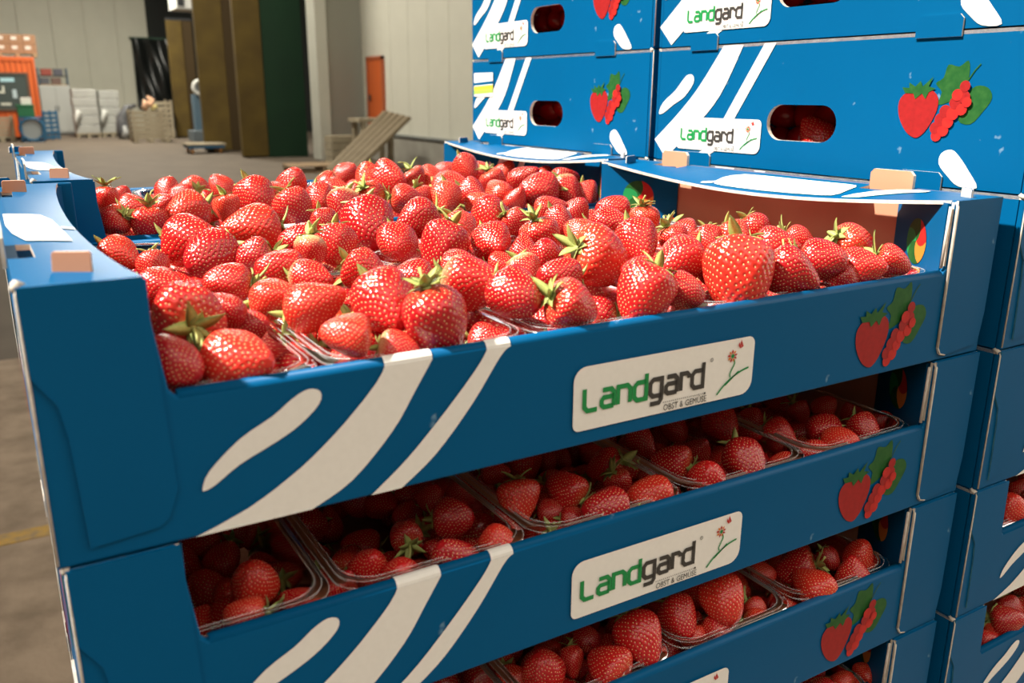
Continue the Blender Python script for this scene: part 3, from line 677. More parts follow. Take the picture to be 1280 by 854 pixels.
def label_meshes(P_of, x0, z0, sc, tagname):
    """white rounded plate with lettering and flower; x0,z0 lower left, sc scale"""
    q = lambda a, b: (x0+a*sc, z0+b*sc); out = {}
    plate = [q(a, b) for a, b in rrect(0, .1285, 0, .0352, (.0040, .0085, .0050, .0080))]
    out['plate'] = flat([(plate, 0)], [WHITE], 'label_plate', P_of(.0009))
    cur = .0068; U = .0098
    for word, mt, nm in (('Land', INK_GREEN, 'green_lettering'), ('gard', INK_GREY, 'grey_lettering')):
        m = MB()
        for ch in word:
            st, w = LETTERS[ch]
            for s in st:
                v, f = ribbon([(cur+a*U*.90, .0108+b*U) for a, b in s], .0027)
                m.add([P_of(.0014)(*q(*p)) for p in v], f)
            cur += U*.90*w*.92+.00285 if ch != 'r' else U*.90*w*.92+.0024
        out[nm] = m.mesh(nm, mt, fix=False, off=OFF)
    v, f = text_mesh('OBST & GEMÜSE', .0042, 'subtitle'); w = v[:, 0].max()
    m = MB(); m.add([P_of(.0014)(*q(.0605+p[0]*.032/w, .0012+p[1]*1.25)) for p in v], f)
    out['subtitle'] = m.mesh('subtitle_lettering', INK_GREY, fix=False, off=OFF)
    m = MB()
    for k in range(22):
        c = (.0605+.0305*k/21, .0062); r = .00030 if k < 21 else .00065
        m.add([P_of(.0014)(*q(c[0]+r*a, c[1]+r*b)) for a, b in ((-1, -1), (1, -1), (1, 1), (-1, 1))], [(0, 1, 2, 3)])
    out['dots'] = m.mesh('dotted_rule', INK_GREY, fix=False, off=OFF)
    m = MB(); v, f = ribbon(disc(.0948, .0254, .0010, 12)+[(.0958, .0254)], .0003); m.add([P_of(.0014)(*q(*p)) for p in v], f)
    v, f = text_mesh('R', .0014, 'reg'); m.add([P_of(.0014)(*q(.0944+p[0], .0249+p[1])) for p in v], f); out['reg'] = m.mesh('registered_mark', INK_GREY, fix=False, off=OFF)
    m = MB()                                           # stem and leaf strokes of the flower
    for pts, w in (([(.1122, .0230), (.1128, .0205), (.1112, .0175), (.1098, .0145), (.1102, .0125)], .0009), ([(.1245, .0165), (.1180, .0150), (.1110, .0118), (.1050, .0078), (.1005, .0035)], .0011), ([(.1165, .0155), (.1120, .0120), (.1065, .0082)], .0008)):
        v, f = ribbon(curve(pts, 4), w); m.add([P_of(.0014)(*q(*p)) for p in v], f)
    m.add([P_of(.0016)(*q(*p)) for p in disc(.1108, .0253, .0012)], [tuple(range(14))])
    out['stemp'] = m.mesh('flower_stem_print', INK_GREEN, fix=False, off=OFF)
    m = MB()
    for k in range(9):
        a = k*.7+.2; c = (.1108, .0253); w = .45
        poly = [(c[0]+.0011*math.cos(a), c[1]+.0011*math.sin(a)), (c[0]+.0028*math.cos(a-w*.6), c[1]+.0028*math.sin(a-w*.6)), (c[0]+.0040*math.cos(a), c[1]+.0040*math.sin(a)), (c[0]+.0026*math.cos(a+w*.6), c[1]+.0026*math.sin(a+w*.6))]
        m.add([P_of(.0014)(*q(*p)) for p in poly], [(0, 1, 2, 3)], k % 2)
    for dx, dz in ((-.0008, .0006), (.0008, .0018), (.0018, -.0002)):
        poly = [(.1165, .0290), (.1157+dx, .0305+dz), (.1163+dx, .0325+dz), (.1172+dx, .0303+dz)]
        m.add([P_of(.0014)(*q(*p)) for p in poly], [(0, 1, 2, 3)], 0)
    out['petals'] = m.mesh('flower_petal_print', [INK_RED2, INK_ORANGE], fix=False, off=OFF)
    return out
LAB_F = label_meshes(PF, .2405, .0085, 1.0, 'f'); LAB_E = label_meshes(PE, .0372, .0128, .885, 'e')
def fruit_meshes(P_of, x0, z0, sc):
    q = lambda p: (x0+p[0]*sc, z0+p[1]*sc); out = {}
    body = curve([(.0165, .0040), (.0090, .0085), (.0020, .0190), (.0005, .0300), (.0060, .0365), (.0160, .0375), (.0260, .0385), (.0325, .0330), (.0325, .0230), (.0270, .0110), (.0215, .0050)], 3, True)
    m = MB(); m.add([P_of(.0006)(*q(p)) for p in body], [tuple(range(len(body)))])
    out['strawberry_print'] = m.mesh('strawberry_print', INK_RED, fix=False, off=OFF)
    m = MB(); cap = [(.0050, .0362), (.0020, .0405), (.0080, .0400), (.0075, .0440), (.0130, .0410), (.0170, .0450), (.0190, .0410), (.0270, .0480), (.0240, .0410), (.0300, .0395), (.0245, .0370), (.0225, .0320), (.0190, .0360), (.0140, .0320), (.0120, .0360)]
    m.add([P_of(.0009)(*q(p)) for p in cap], [tuple(range(len(cap)))])
    out['cap_print'] = m.mesh('leafy_cap_print', INK_LEAF, fix=False, off=OFF)
    m = MB()
    l1 = curve([(.0330, .0280), (.0345, .0370), (.0290, .0430), (.0345, .0470), (.0370, .0560), (.0455, .0545), (.0520, .0585), (.0540, .0490), (.0520, .0400), (.0450, .0320)], 3, True)
    l2 = curve([(.0500, .0180), (.0600, .0150), (.0680, .0240), (.0730, .0330), (.0690, .0400), (.0600, .0410), (.0540, .0340)], 3, True)
    for l_ in (l1, l2): m.add([P_of(.0003)(*q(p)) for p in l_], [tuple(range(len(l_)))])
    v, f = ribbon([(.0530, .0440), (.0580, .0520), (.0615, .0560)], .0008); m.add([P_of(.0005)(*q(p)) for p in v], f)
    out['leaf_print'] = m.mesh('leaf_print', INK_LEAF, fix=False, off=OFF)
    m = MB()
    for k, (a, b, r) in enumerate(((.0350, .0060, .0042), (.0335, .0115, .0044), (.0400, .0100, .0044), (.0370, .0175, .0048), (.0430, .0160, .0044), (.0400, .0235, .0046), (.0460, .0220, .0048), (.0470, .0295, .0046), (.0525, .0250, .0042), (.0535, .0335, .0044), (.0480, .0350, .0042), (.0530, .0410, .0040), (.0560, .0300, .0036))):
        m.add([P_of(.0009+.0001*k)(*q(p)) for p in disc(a, b, r, 12)], [tuple(range(12))], k % 2)
    out['currant_print'] = m.mesh('currant_print', [INK_RED2, INK_RED], fix=False, off=OFF)
    return out
FRU_F = fruit_meshes(PF, .4600, .0030, .985); FRU_E = fruit_meshes(PE, .2905, .0310, 1.02)
# handle-end stripes and blob
ME['e_tear'] = flat([(curve([(.0060, .0470), (.0120, .0580), (.0300, .0700), (.0450, .0840), (.0545, .0845), (.0560, .0770), (.0440, .0640), (.0280, .0560), (.0130, .0475)], 3, True), 0)], [WHITE], 'teardrop_stripe', PE(.0006))
ME['e_band'] = band(curve([(.0012, .0200), (.0380, .0488), (.0650, .0740), (.0954, .1108)], 4), curve([(.0200, .0020), (.0600, .0330), (.0941, .0649), (.1210, .1108)], 4), PE(.0006), 'broad_stripe', False)
ME['e_thin'] = band([(.1010, .0430), (.1470, .1108)], [(.1150, .0430), (.1605, .1108)], PE(.0006), 'thin_stripe', False)
ME['e_thin2'] = flat([([(.052, .0015), (.075, .0125), (.092, .0125), (.070, .0015)], 0)], [WHITE], 'thin_stripe', PE(.0005))
ME['e_blob'] = flat([(curve([(.3316, .0165), (.3325, .0245), (.3400, .0275), (.3465, .0235), (.3560, .0130), (.3640, .0015), (.3495, .0015), (.3400, .0080)], 3, True), 0)], [WHITE], 'rounded_stripe', PE(.0006))

def make_crate(cx, cy, z0, label, group, full=True, rz=0.0, ends=True, bent=False):
    t = tag(empty('cardboard_crate', (cx, cy, z0), rz), label, 'crate', group)
    add = lambda key, name, par: link(name, ME[key], par)
    fw = add('front', 'front_wall', t); add('froll', 'top_fold', fw)
    bw = add('back', 'back_wall', t); add('broll', 'top_fold', bw)
    el = add('endL', 'end_wall', t); er = add('endR', 'end_wall', t)
    add('base', 'base', t)
    fl_, fr_ = add('flangeL', 'top_flange', t), add('flangeR', 'top_flange', t)
    for k_ in ('tabLa', 'tabLb', 'tabRa', 'tabRb'): add(k_, 'stacking_tab', t)
    if not full: return t
    add('flapL', 'corner_flap', t); fp = add('flapR', 'corner_flap', t)
    add('edgeR', 'raw_edge', t); add('edgeL', 'raw_edge', t)
    for k_ in CPS:
        c = add('cp'+k_, 'corner_panel', t)
        if k_ in ('FR', 'BR'): add('rd'+k_, 'roundel_print', c)
    for k_, n_ in (('tear', 'teardrop_stripe'), ('band', 'broad_stripe'), ('thin', 'thin_stripe')):
        add(k_, n_, fw)
        o = add(k_, n_, bw); o.rotation_euler.z = math.pi
    for k_, me in LAB_F.items(): link(me.name, me, fw)
    for k_, me in FRU_F.items(): link(me.name, me, fw)
    for k_, n_ in (('fpR1', 'white_print'), ('fpR2', 'white_stripe'), ('fpR3', 'white_stripe')): add(k_, n_, fr_)
    for k_, n_ in (('fpL1', 'white_print'), ('fpL2', 'white_stripe')): add(k_, n_, fl_)
    for k_, n_ in (('e_tear', 'teardrop_stripe'), ('e_band', 'broad_stripe'), ('e_thin', 'thin_stripe'), ('e_thin2', 'thin_stripe'), ('e_blob', 'rounded_stripe')): add(k_, n_, el)
    for k_, me in LAB_E.items(): link(me.name, me, el)
    for k_, me in FRU_E.items(): link(me.name, me, el)
    if bent:
        for (x, y, r) in ((.0205, .0225, -.45), (.012, .345, -.2)):
            o = add('bent', 'bent_tab', t); o.location = (x-L/2, y-WD/2, H-.001); o.rotation_euler.z = r
        for (x, y, r, s) in ((.580, .012, 1.2, .55), (.570, .372, .35, .9), (.004, .385, .3, .8)):
            o = add('lock', 'locking_tab', t); o.location = (x-L/2, y-WD/2, H-.001); o.rotation_euler.z = r; o.scale = (s, 1, 1)
    return t
ORD = ['added unseen topmost', 'second from top', 'third from top', 'fourth from top', 'fifth from top', 'sixth from top', 'seventh from top', 'eighth from top', 'ninth from top', 'tenth from top', 'eleventh from top', 'twelfth from top', 'thirteenth from top', 'fourteenth from top', 'fifteenth from top']
NT = 11                                                  # tiers under the open crates
XB, YB1, YB2 = .616, -.008, .401; XA2, YA2 = .026, .419
POS = {'A1': (0, 0), 'A2': (XA2, YA2), 'B1': (XB, YB1), 'B2': (XB, YB2)}
STK = {'A1': 'front low stack', 'A2': 'rear low stack', 'B1': 'front tall stack', 'B2': 'rear tall stack'}
for key, top in (('A1', 0), ('A2', 0), ('B1', 3), ('B2', 3)):  # uppermost B crates are unseen, added to darken the handle holes below
    px, py = POS[key]
    for n, tier in enumerate(range(top, -NT-1, -1)):
        full = (key == 'A1' and tier >= -4) or (key == 'A2' and tier >= 0) or (key == 'B1' and tier >= -4) or (key == 'B2' and tier >= 0)
        o_ = ORD[n] if tier > -NT else 'bottom one'
        if tier == 0 and key[0] == 'A': lab = f'open blue cardboard crate heaped with strawberries, topmost of the {STK[key]}'
        elif key[0] == 'B': lab = f'blue cardboard crate with handle hole, {o_} of the {STK[key]}'
        else: lab = f'blue cardboard strawberry crate, {o_} of the {STK[key]}'
        jx = 0 if key[0] == 'B' or tier == 0 else random.uniform(-.0008, .0008)
        ox = .003 if key == 'A1' and tier < 0 else 0
        make_crate(px+L/2+jx+ox, py+WD/2, tier*P, lab, f'crates of the {STK[key]}', full, bent=(tier == 0 and key[0] == 'A'))
    # leaflet sticker on the rear tall stack
x_s = MB(); 
def sticker(P_, a0, a1, b0, b1):
    t = empty('leaflet_sticker', (XB-.0012, YB2+WD/2, P)); tag(t, 'small white leaflet sticker with blue and yellow bands on a rear tall crate', 'sticker')
    for nm, lo, hi, mt, dx in (('paper', 0, 1, WHITE, 0), ('blue_band', .46, .58, BLUE, .0002), ('yellow_band', .16, .42, INK_YELLOW, .0002), ('green_band', .10, .26, mat('lime_ink', (.35, .55, .08), .5, .3), .0004)):
        m = MB(); b_0, b_1 = b0+(b1-b0)*lo, b0+(b1-b0)*hi
        ya, yb = WD/2-a0, WD/2-a1
        sk = .0 if nm == 'paper' else .006
        m.prism([(ya, b_0), (yb, b_0+sk*.4), (yb, b_1+sk*.4), (ya, b_1)], lambda a, b, t_: (-.0002-dx-t_, a, b), .00015)
        part(nm, m, mt, t)
sticker(None, .008, .062, .062, .094)
# pallets under the stacks
pallet('euro_pallet', .6-.01, .41, FLOOR, 0, 1.24, .84, 'wooden pallet under the stacked strawberry crates')

# ================================================================== PUNNETS
NX, NY = 5, 2; PX, PY = .1100, (WD-.012)/NY; RIM = .0622; PX0 = .0046
def punnet_mesh():
    """thin tapered tray with a ridged lip"""
    hx, hy = PX/2-.0006, PY/2-.0006
    prof = [(.016, .0050, .020), (.012, .0062, .022), (.0085, .030, .020), (.0062, RIM-.004, .018), (.0058, RIM-.0005, .018), (.0035, RIM+.0004, .017), (.0030, RIM-.0008, .017), (.0012, RIM-.0004, .016), (.0004, RIM-.0022, .016)]
    v, f = [], []; per = 0
    for ins, z, r in prof:
        pts = rrect(-hx+ins, hx-ins, -hy+ins, hy-ins, (r, r, r, r)); per = len(pts); v += [(a, b, z) for a, b in pts]
    for k in range(len(prof)-1):
        for j in range(per): f.append((k*per+j, k*per+(j+1) % per, (k+1)*per+(j+1) % per, (k+1)*per+j))
    f.append(tuple(range(per)))
    n_lip = 4
    lip = [q for q in f[-1-per*n_lip:-1]]; body = [q for q in f if q not in set(lip)]
    used = sorted({i for q in lip for i in q}); mp = {a: b for b, a in enumerate(used)}
    mb = mk('tray', v, body, CLEAR, smooth=True)
    mbx = MB(); mbx.add([v[i] for i in used], [tuple(mp[i] for i in q) for q in lip], 0)
    for ins, z, r, tr in ((.0056, RIM+.0006, .018, .0004), (.0030, RIM+.0003, .017, .00032), (.0006, RIM-.0016, .016, .0004)):
        pts = [(a, b, z) for a, b in rrect(-hx+ins, hx-ins, -hy+ins, hy-ins, (r, r, r, r))]
        mbx.tube(pts+pts[:1], tr, 5, 1, cap=False)
    ml = mbx.mesh('lip', [CLEAR, RIDGE], smooth=True, fix=False)
    return mb, ml
TRAY, LIP = punnet_mesh()
FROM_TALL = ['next to tall stack', 'second from tall stack', 'third from tall stack', 'fourth from tall stack', 'fifth from tall stack']
CRN = {('A1', 0): 'open front crate', ('A2', 0): 'open rear crate', ('A1', -1): 'second crate of the front stack', ('A1', -2): 'third crate of the front stack', ('A1', -3): 'fourth crate of the front stack',
       ('B1', -2): 'sixth crate of the tall stack', ('B1', -3): 'seventh crate of the tall stack', ('B1', 1): 'third crate of the tall stack', ('B2', 1): 'third crate of the rear tall stack'}
for (key, tier), nm in CRN.items():
    if key[0] == 'B' and tier > 0: continue
    for i in range(NX):
        for j in range(NY):
            if key == 'B1' and (i > 0 or j > 0): continue
            if tier == -3 and (i < 2 or j > 0): continue
            x = POS[key][0]+PX0+PX*(i+.5); y = POS[key][1]+.006+PY*(j+.5)
            row = 'front-row' if j == 0 else 'back-row'
            if key == 'B1': lab = f'clear plastic punnet of strawberries in the {nm}'
            else: lab = f'clear plastic {row} punnet {FROM_TALL[NX-1-i]}, {nm}'
            t = tag(empty('punnet', (x, y, tier*P)), lab, 'punnet', f'punnets in the {nm}')
            link('tray', TRAY, t); link('lip', LIP, t)

# ================================================================== STRAWBERRIES
PROF_T = np.array([0, .012, .05, .12, .22, .34, .46, .60, .74, .86, .94, .985, 1.0])
VARIANTS = []     # (profile radii, length, squash, bump seed)
PR = {'cone': [0, .15, .30, .415, .485, .50, .475, .405, .305, .205, .125, .055, 0], 'blunt': [0, .17, .33, .44, .495, .50, .485, .44, .37, .275, .18, .085, 0], 'wedge': [0, .18, .35, .46, .50, .495, .465, .405, .325, .235, .155, .075, 0]}
def prof(kind, t):
    r = np.interp(t, np.linspace(0, 1, 400), np.convolve(np.pad(np.interp(np.linspace(0, 1, 400), PROF_T, PR[kind]), 14, mode='edge'), np.ones(29)/29, 'valid'))
    r = np.where(t < .04, np.interp(t, PROF_T, PR[kind]), r); r = np.where(t > .965, r*np.sqrt(np.clip((1-t)/.035, 0, 1)), r)
    return r
def berry_point(kind, ln, sq, sd, t, th):
    r = prof(kind, t)
    lump = 1+.035*np.sin(2*th+sd)*np.sin(3*t+sd)+.03*np.sin(3*th+1.7*sd+2*t)+.018*np.sin(5*th-sd+5*t)
    x = r*lump*np.cos(th)*(1+sq); y = r*lump*np.sin(th)*(1-sq)
    z = ln*(.5-t) - .05*np.exp(-(r/.12)**2)*(t < .2) + .03*np.sin(th+sd)*(1-t)*r
    x = x + .05*np.sin(sd*2.1)*t*t
    return np.stack([x, y, z], -1)
def berry_meshes(idx, kind, ln, sq, sd, mt):
    nt, nth = 84, 168
    ts = (1-np.cos(np.linspace(0, math.pi, nt)))/2*.55+np.linspace(0, 1, nt)*.45
    th = np.linspace(0, 2*math.pi, nth, endpoint=False)
    G = berry_point(kind, ln, sq, sd, np.repeat(ts, nth), np.tile(th, nt)).reshape(nt, nth, 3)
    dt = np.gradient(G, axis=0); dth = np.roll(G, -1, 1)-np.roll(G, 1, 1); N = np.cross(dt, dth); N /= np.linalg.norm(N, axis=2, keepdims=True)+1e-9
    if (N*G)[nt//2].sum() < 0: N = -N
    # seeds on an equal-area spiral
    fine = np.linspace(0.002, .998, 600); rr = prof(kind, fine); zz = ln*(.5-fine)
    da = rr*np.sqrt(np.gradient(rr)**2+np.gradient(zz)**2); ca = np.cumsum(da); ca /= ca[-1]
    NS = 440; st = np.interp((np.arange(NS)+.5)/NS*.955+.035, ca, fine); sth = np.arange(NS)*2.399963+sd
    st = np.clip(st+rng.normal(0, .003, NS), .03, .99); sth = sth+rng.normal(0, .03, NS)
    SP = berry_point(kind, ln, sq, sd, st, sth)
    kd = KDTree(NS)
    for i_, p in enumerate(SP): kd.insert(p, i_)
    kd.balance()
    flatG = G.reshape(-1, 3); d = np.array([kd.find(p)[2] for p in flatG])
    disp = -.0135*np.exp(-(d/.021)**2) + .004*np.exp(-((d-.045)/.02)**2)
    V = flatG+N.reshape(-1, 3)*disp[:, None]
    f = [(i_*nth+j, (i_+1)*nth+j, (i_+1)*nth+(j+1) % nth, i_*nth+(j+1) % nth) for i_ in range(nt-1) for j in range(nth)]
    me = bpy.data.meshes.new('strawberry'); me.from_pydata(V.tolist(), [], f); me.materials.append(mt); me.polygons.foreach_set('use_smooth', [True]*len(me.polygons))
    bm = bmesh.new(); bm.from_mesh(me); bmesh.ops.remove_doubles(bm, verts=bm.verts, dist=1e-5); bmesh.ops.recalc_face_normals(bm, faces=bm.faces); bm.to_mesh(me); bm.free()
    # seed bodies
    eps = 1e-3; Tt = berry_point(kind, ln, sq, sd, np.clip(st+eps, 0, 1), sth)-SP; Th = berry_point(kind, ln, sq, sd, st, sth+eps)-SP
    Tt /= np.linalg.norm(Tt, axis=1, keepdims=True); Th /= np.linalg.norm(Th, axis=1, keepdims=True)
    Nn = np.cross(Tt, Th); Nn /= np.linalg.norm(Nn, axis=1, keepdims=True)
    sg = np.sign((Nn*(SP*np.array([1, 1, .6]))).sum(1)); Nn *= sg[:, None]
    C0 = SP-Nn*.0095; v, ff = [], []
    for i_ in range(NS):
        b = len(v); c, t_, h_, n_ = C0[i_], Tt[i_], Th[i_], Nn[i_]; s_ = 1 if st[i_] < .85 else .8
        v += [c+n_*.0085, c+t_*.0185*s_, c+(t_*.5+h_*.87)*.0115*s_, c+(-t_*.6+h_*.8)*.0115*s_, c-t_*.0165*s_, c+(-t_*.6-h_*.8)*.0115*s_, c+(t_*.5-h_*.87)*.0115*s_]
        ff += [(b, b+1+k, b+1+(k+1) % 6) for k in range(6)]
    ms = bpy.data.meshes.new('seeds'); ms.from_pydata([tuple(p) for p in v], [], ff); ms.materials.append(SEED); ms.polygons.foreach_set('use_smooth', [True]*len(ms.polygons))
    top = float(berry_point(kind, ln, sq, sd, np.array([.01]), np.array([0.]))[0][2])
    return me, ms, top
for i_, (kd_, ln, sq, sd, mt) in enumerate((('cone', 1.16, .02, .4, FLESH), ('cone', 1.26, .05, 1.9, FLESH), ('blunt', 1.04, .06, 3.1, FLESH), ('wedge', 1.10, .10, 4.4, FLESH), ('blunt', 1.12, .03, 5.3, FLESH), ('wedge', 1.0, .08, 2.5, FLESH), ('cone', 1.14, .05, 3.7, FLESH_P))):
    VARIANTS.append(berry_meshes(i_, kd_, ln, sq, sd, mt))
# calyx: hub, sepals, stem (unit berry diameter)
def sepal_mesh(k):
    n = 7; ln = (.34, .40, .29)[k]; lift = (.05, .13, -.02)[k]; v = []
    for i_ in range(n+1):
        a = i_/n; w = .088*math.sin(math.pi*min(1, .12+.88*a)**.75)*(1 if a < .98 else .1); x = ln*a
        z = lift*math.sin(a*math.pi*.62)+(.10*a*a if k == 1 else -.05*a*a)
        v += [(x, -w, z+.018), (x, 0, z), (x, w, z+.018), (x, 0, z-.006)]
    f = []
    for i_ in range(n):
        b = 4*i_; f += [(b, b+4, b+5, b+1), (b+1, b+5, b+6, b+2), (b, b+3, b+7, b+4), (b+3, b+2, b+6, b+7)]
    return mk('sepal', v, f, SEPAL, smooth=True)
SEP = [sepal_mesh(k) for k in range(3)]
m = MB(); m.tube([(0, 0, -.03), (0, 0, .0), (0, 0, .02), (0, 0, .032)], [.06, .085, .07, .03], 10); HUB = m.mesh('calyx', SEPAL, smooth=True)
m = MB(); m.tube([(0, 0, .02), (.02, 0, .10), (.07, .02, .2), (.15, .03, .27)], [.026, .022, .021, .026], 7); STEM1 = m.mesh('stem', STEM, smooth=True)
m = MB(); m.tube([(0, 0, .02), (-.01, 0, .12), (.05, 0, .26), (.17, .02, .38), (.32, .03, .44)], [.024, .02, .019, .019, .022], 7); STEM2 = m.mesh('stem', STEM, smooth=True)
m = MB()     # joined small cap for berries whose cap is turned away
for q in range(8):
    a = q*math.pi/4; c, s_ = math.cos(a), math.sin(a); me = SEP[q % 3]
    m.add([(p.co.x*c-p.co.y*s_, p.co.x*s_+p.co.y*c, p.co.z) for p in me.vertices], [tuple(p.vertices) for p in me.polygons])
CAPJ = m.mesh('calyx', SEPAL, smooth=True, fix=False)

# ---- where they lie: (u, v, width in px, tip angle in the picture, tip lean to the viewer, [height], [kind])
HA1 = [(233,397,84,150,-55),(222,460,64,-20,15),(306,458,78,5,25),(153,320,44,-25,15),(192,336,36,-70,20),(205,360,50,0,25),(243,302,60,0,20),(262,322,58,-140,45),
(312,288,60,190,30),(283,354,48,180,20),(316,324,46,200,10),(348,338,50,180,30),(345,372,48,10,20),(396,380,60,20,15),(432,418,54,175,15),(500,434,42,0,10,.064,'p'),(551,412,78,-75,-18),
(484,382,76,-50,45),(512,350,48,190,15),(459,343,54,-35,10),(392,350,48,0,30,.074,'p'),(388,319,40,-90,0,.076,'p'),(420,308,46,-80,20),(374,303,44,190,20),(460,284,60,-70,35),(497,305,46,-70,50),
(520,278,46,215,20),(553,311,56,-110,15),(577,331,42,10,30),(616,305,48,-50,60),(612,272,50,100,30),(578,290,40,-60,20),(596,356,68,-10,25,.078,'p'),(646,369,60,-30,35),(658,341,40,-60,30,.072,'p'),
(697,348,48,180,30),(682,322,42,90,40),(722,386,62,-25,-22),(810,373,66,-120,12),(750,323,68,-20,-35),(798,305,52,-70,45),(765,281,42,0,25),(798,341,44,170,30),(846,328,56,-150,30),
(846,303,36,-60,0),(861,366,44,-25,15),(933,351,86,-95,18),(1000,346,56,-30,15),(918,303,42,-70,25),(947,292,40,-60,20),(973,310,46,-10,25),(1001,302,34,-30,20),(1030,327,48,-15,25),
(1067,308,48,-25,-18),(1090,338,46,0,25),(1128,333,42,-25,10),(1058,353,38,-60,-10,.064),(806,280,34,-80,-18),(765,262,36,170,10),(852,292,36,180,-5),(886,303,34,-90,30),(676,302,44,-70,-22),
(648,281,32,-40,-5),(700,279,34,-60,30),(690,262,34,20,0),(724,290,34,150,-20),(655,312,34,90,-10),(285,391,46,0,30),(312,408,46,10,25,.066),(376,447,42,0,30,.054),(612,425,40,0,30,.054),
(408,282,34,-60,20),(445,322,34,0,20,.066),(720,262,32,60,20),(545,283,34,-90,30,.07),(632,335,36,0,20,.064),(828,352,36,-90,10,.062),(890,342,34,-60,-10,.066),(1075,345,34,-20,20,.064)]
HA2 = [(133,252,28,-90,-12),(140,277,34,200,-15),(170,260,33,0,15),(190,288,42,-90,-8),(209,240,29,-60,45),(243,238,34,160,-60),(275,232,29,135,25),(232,268,46,215,40),(203,256,30,30,30),
(260,257,32,90,30),(284,263,32,-80,-5),(322,250,45,-60,25),(367,230,36,60,25),(371,263,43,-60,5),(400,250,34,-60,40),(408,233,30,205,5),(434,217,29,30,25),(460,226,34,-100,40),
(421,237,28,0,20),(488,226,41,-20,35),(430,259,38,-90,30,.076,'p'),(467,250,34,-50,-45),(511,250,36,-10,-12),(520,224,27,-60,-20),(537,222,29,120,25),(565,231,36,0,25),(584,213,33,-60,30,.088),
(558,250,36,-90,35),(592,245,33,-30,30),(529,250,30,-60,-5),(618,229,30,-60,-20),(657,224,34,30,30),(623,241,34,120,-25),(674,240,42,190,30),(680,224,28,60,25),(708,229,36,20,-20),(713,243,36,-60,30,.076,'p'),
(736,246,27,-70,25),(690,256,34,0,30,.066),(652,254,27,60,30),(631,216,28,60,25),(609,259,32,10,30),(338,266,28,0,20,.066),(152,245,26,60,25),(448,240,28,0,30),(385,262,30,-30,30,.066),(560,214,26,30,20),(606,217,27,0,-5),(228,244,28,40,25),(345,240,26,0,30)]
HT1 = [(316,728,58,95,35),(305,770,48,180,10),(373,752,40,160,-10),(383,770,42,205,0),(462,708,52,70,45),(503,719,50,80,50),(567,700,60,120,35),(622,682,54,105,20),(568,648,50,5,10),(507,668,42,130,-60),
(650,627,54,-80,20),(706,613,50,150,-28),(757,640,60,170,25),(813,622,54,185,8),(838,579,48,170,-25),(886,600,50,90,40),(874,562,34,60,40),(803,555,40,-50,35),(755,583,44,200,-18),(775,606,36,-60,-10),
(846,538,32,-60,30),(903,533,44,-60,40),(940,529,34,-80,40),(938,582,56,-70,50),(977,546,40,-40,30),(1026,537,42,180,40),(1054,556,42,10,45),(1081,538,38,-60,40),(1032,508,30,60,30),(1063,516,28,120,30),
(1102,525,25,40,25),(1000,516,26,-60,10),(1014,566,37,170,30),(976,581,36,180,5),(1114,541,23,180,-10),(720,650,30,0,20),(690,640,30,0,30),(430,730,40,60,20),(540,620,36,60,20),(620,590,34,0,20)]
HT2 = [(678,836,52,110,25),(715,828,32,-80,30),(760,836,58,160,-42),(805,803,62,-60,40),(850,775,50,-60,45),(905,752,56,-70,40),(896,790,40,110,-5),(955,780,36,0,5),(945,763,28,-40,30),
(1022,736,52,140,-45),(995,713,46,200,-18),(1075,693,40,80,30),(1072,721,44,95,5),(1101,719,28,0,20),(1037,700,29,-60,40),(955,718,29,0,30),(872,802,36,-60,30,.05),(985,765,36,0,30,.048),(735,800,34,20,30),(830,760,30,60,30),
(925,715,26,0,30),(640,850,40,30,20),(1000,690,24,0,20)]
HT3 = [(1080,842,30,150,-30),(1055,852,30,60,30),(1105,835,22,60,20),(1030,862,34,60,30),(990,885,36,40,30)]
HB2 = [(1264,637,40,100,30),(1280,612,30,60,30),(1296,622,34,80,30),(1285,650,30,0,20)]
HB3 = [(1250,786,30,-60,-12),(1264,763,32,-60,30),(1243,803,26,0,20),(1275,790,36,10,30),(1290,760,36,60,30)]

def heroes(lst, z0, zp, zmax, low=False):
    out = []
    for h in lst:
        u, v, d, A, e = h[:5]; zc = h[5] if len(h) > 5 else None; kind = h[6] if len(h) > 6 else ''
        ray = ROT.T @ np.array([(u-640)/FPX, -(v-427)/FPX, 1.0]); best = None
        for z in ([zc] if zc else np.linspace(.034 if low else zp-.014, min(zp+.016, zmax), 20)):
            t = (z0+z-CAM[2])/ray[2]; D = d*(1.0 if low else 1.10)*t/FPX
            c = ((D-.025)/.004)**2+((z-zp)/.018)**2 if low else ((D-.031)/.008)**2+((z-zp)/.007)**2
            if best is None or c < best[0]: best = (c, CAM+t*ray, D)
        D = float(np.clip(best[2], .016, .05)); A, e = math.radians(A), math.radians(e)
        ax = math.cos(e)*(math.cos(A)*ROT[0]+math.sin(A)*ROT[1])-math.sin(e)*ROT[2]
        out.append(dict(c=best[1], D=D, a=ax, hero=True, kind=kind))
    return out
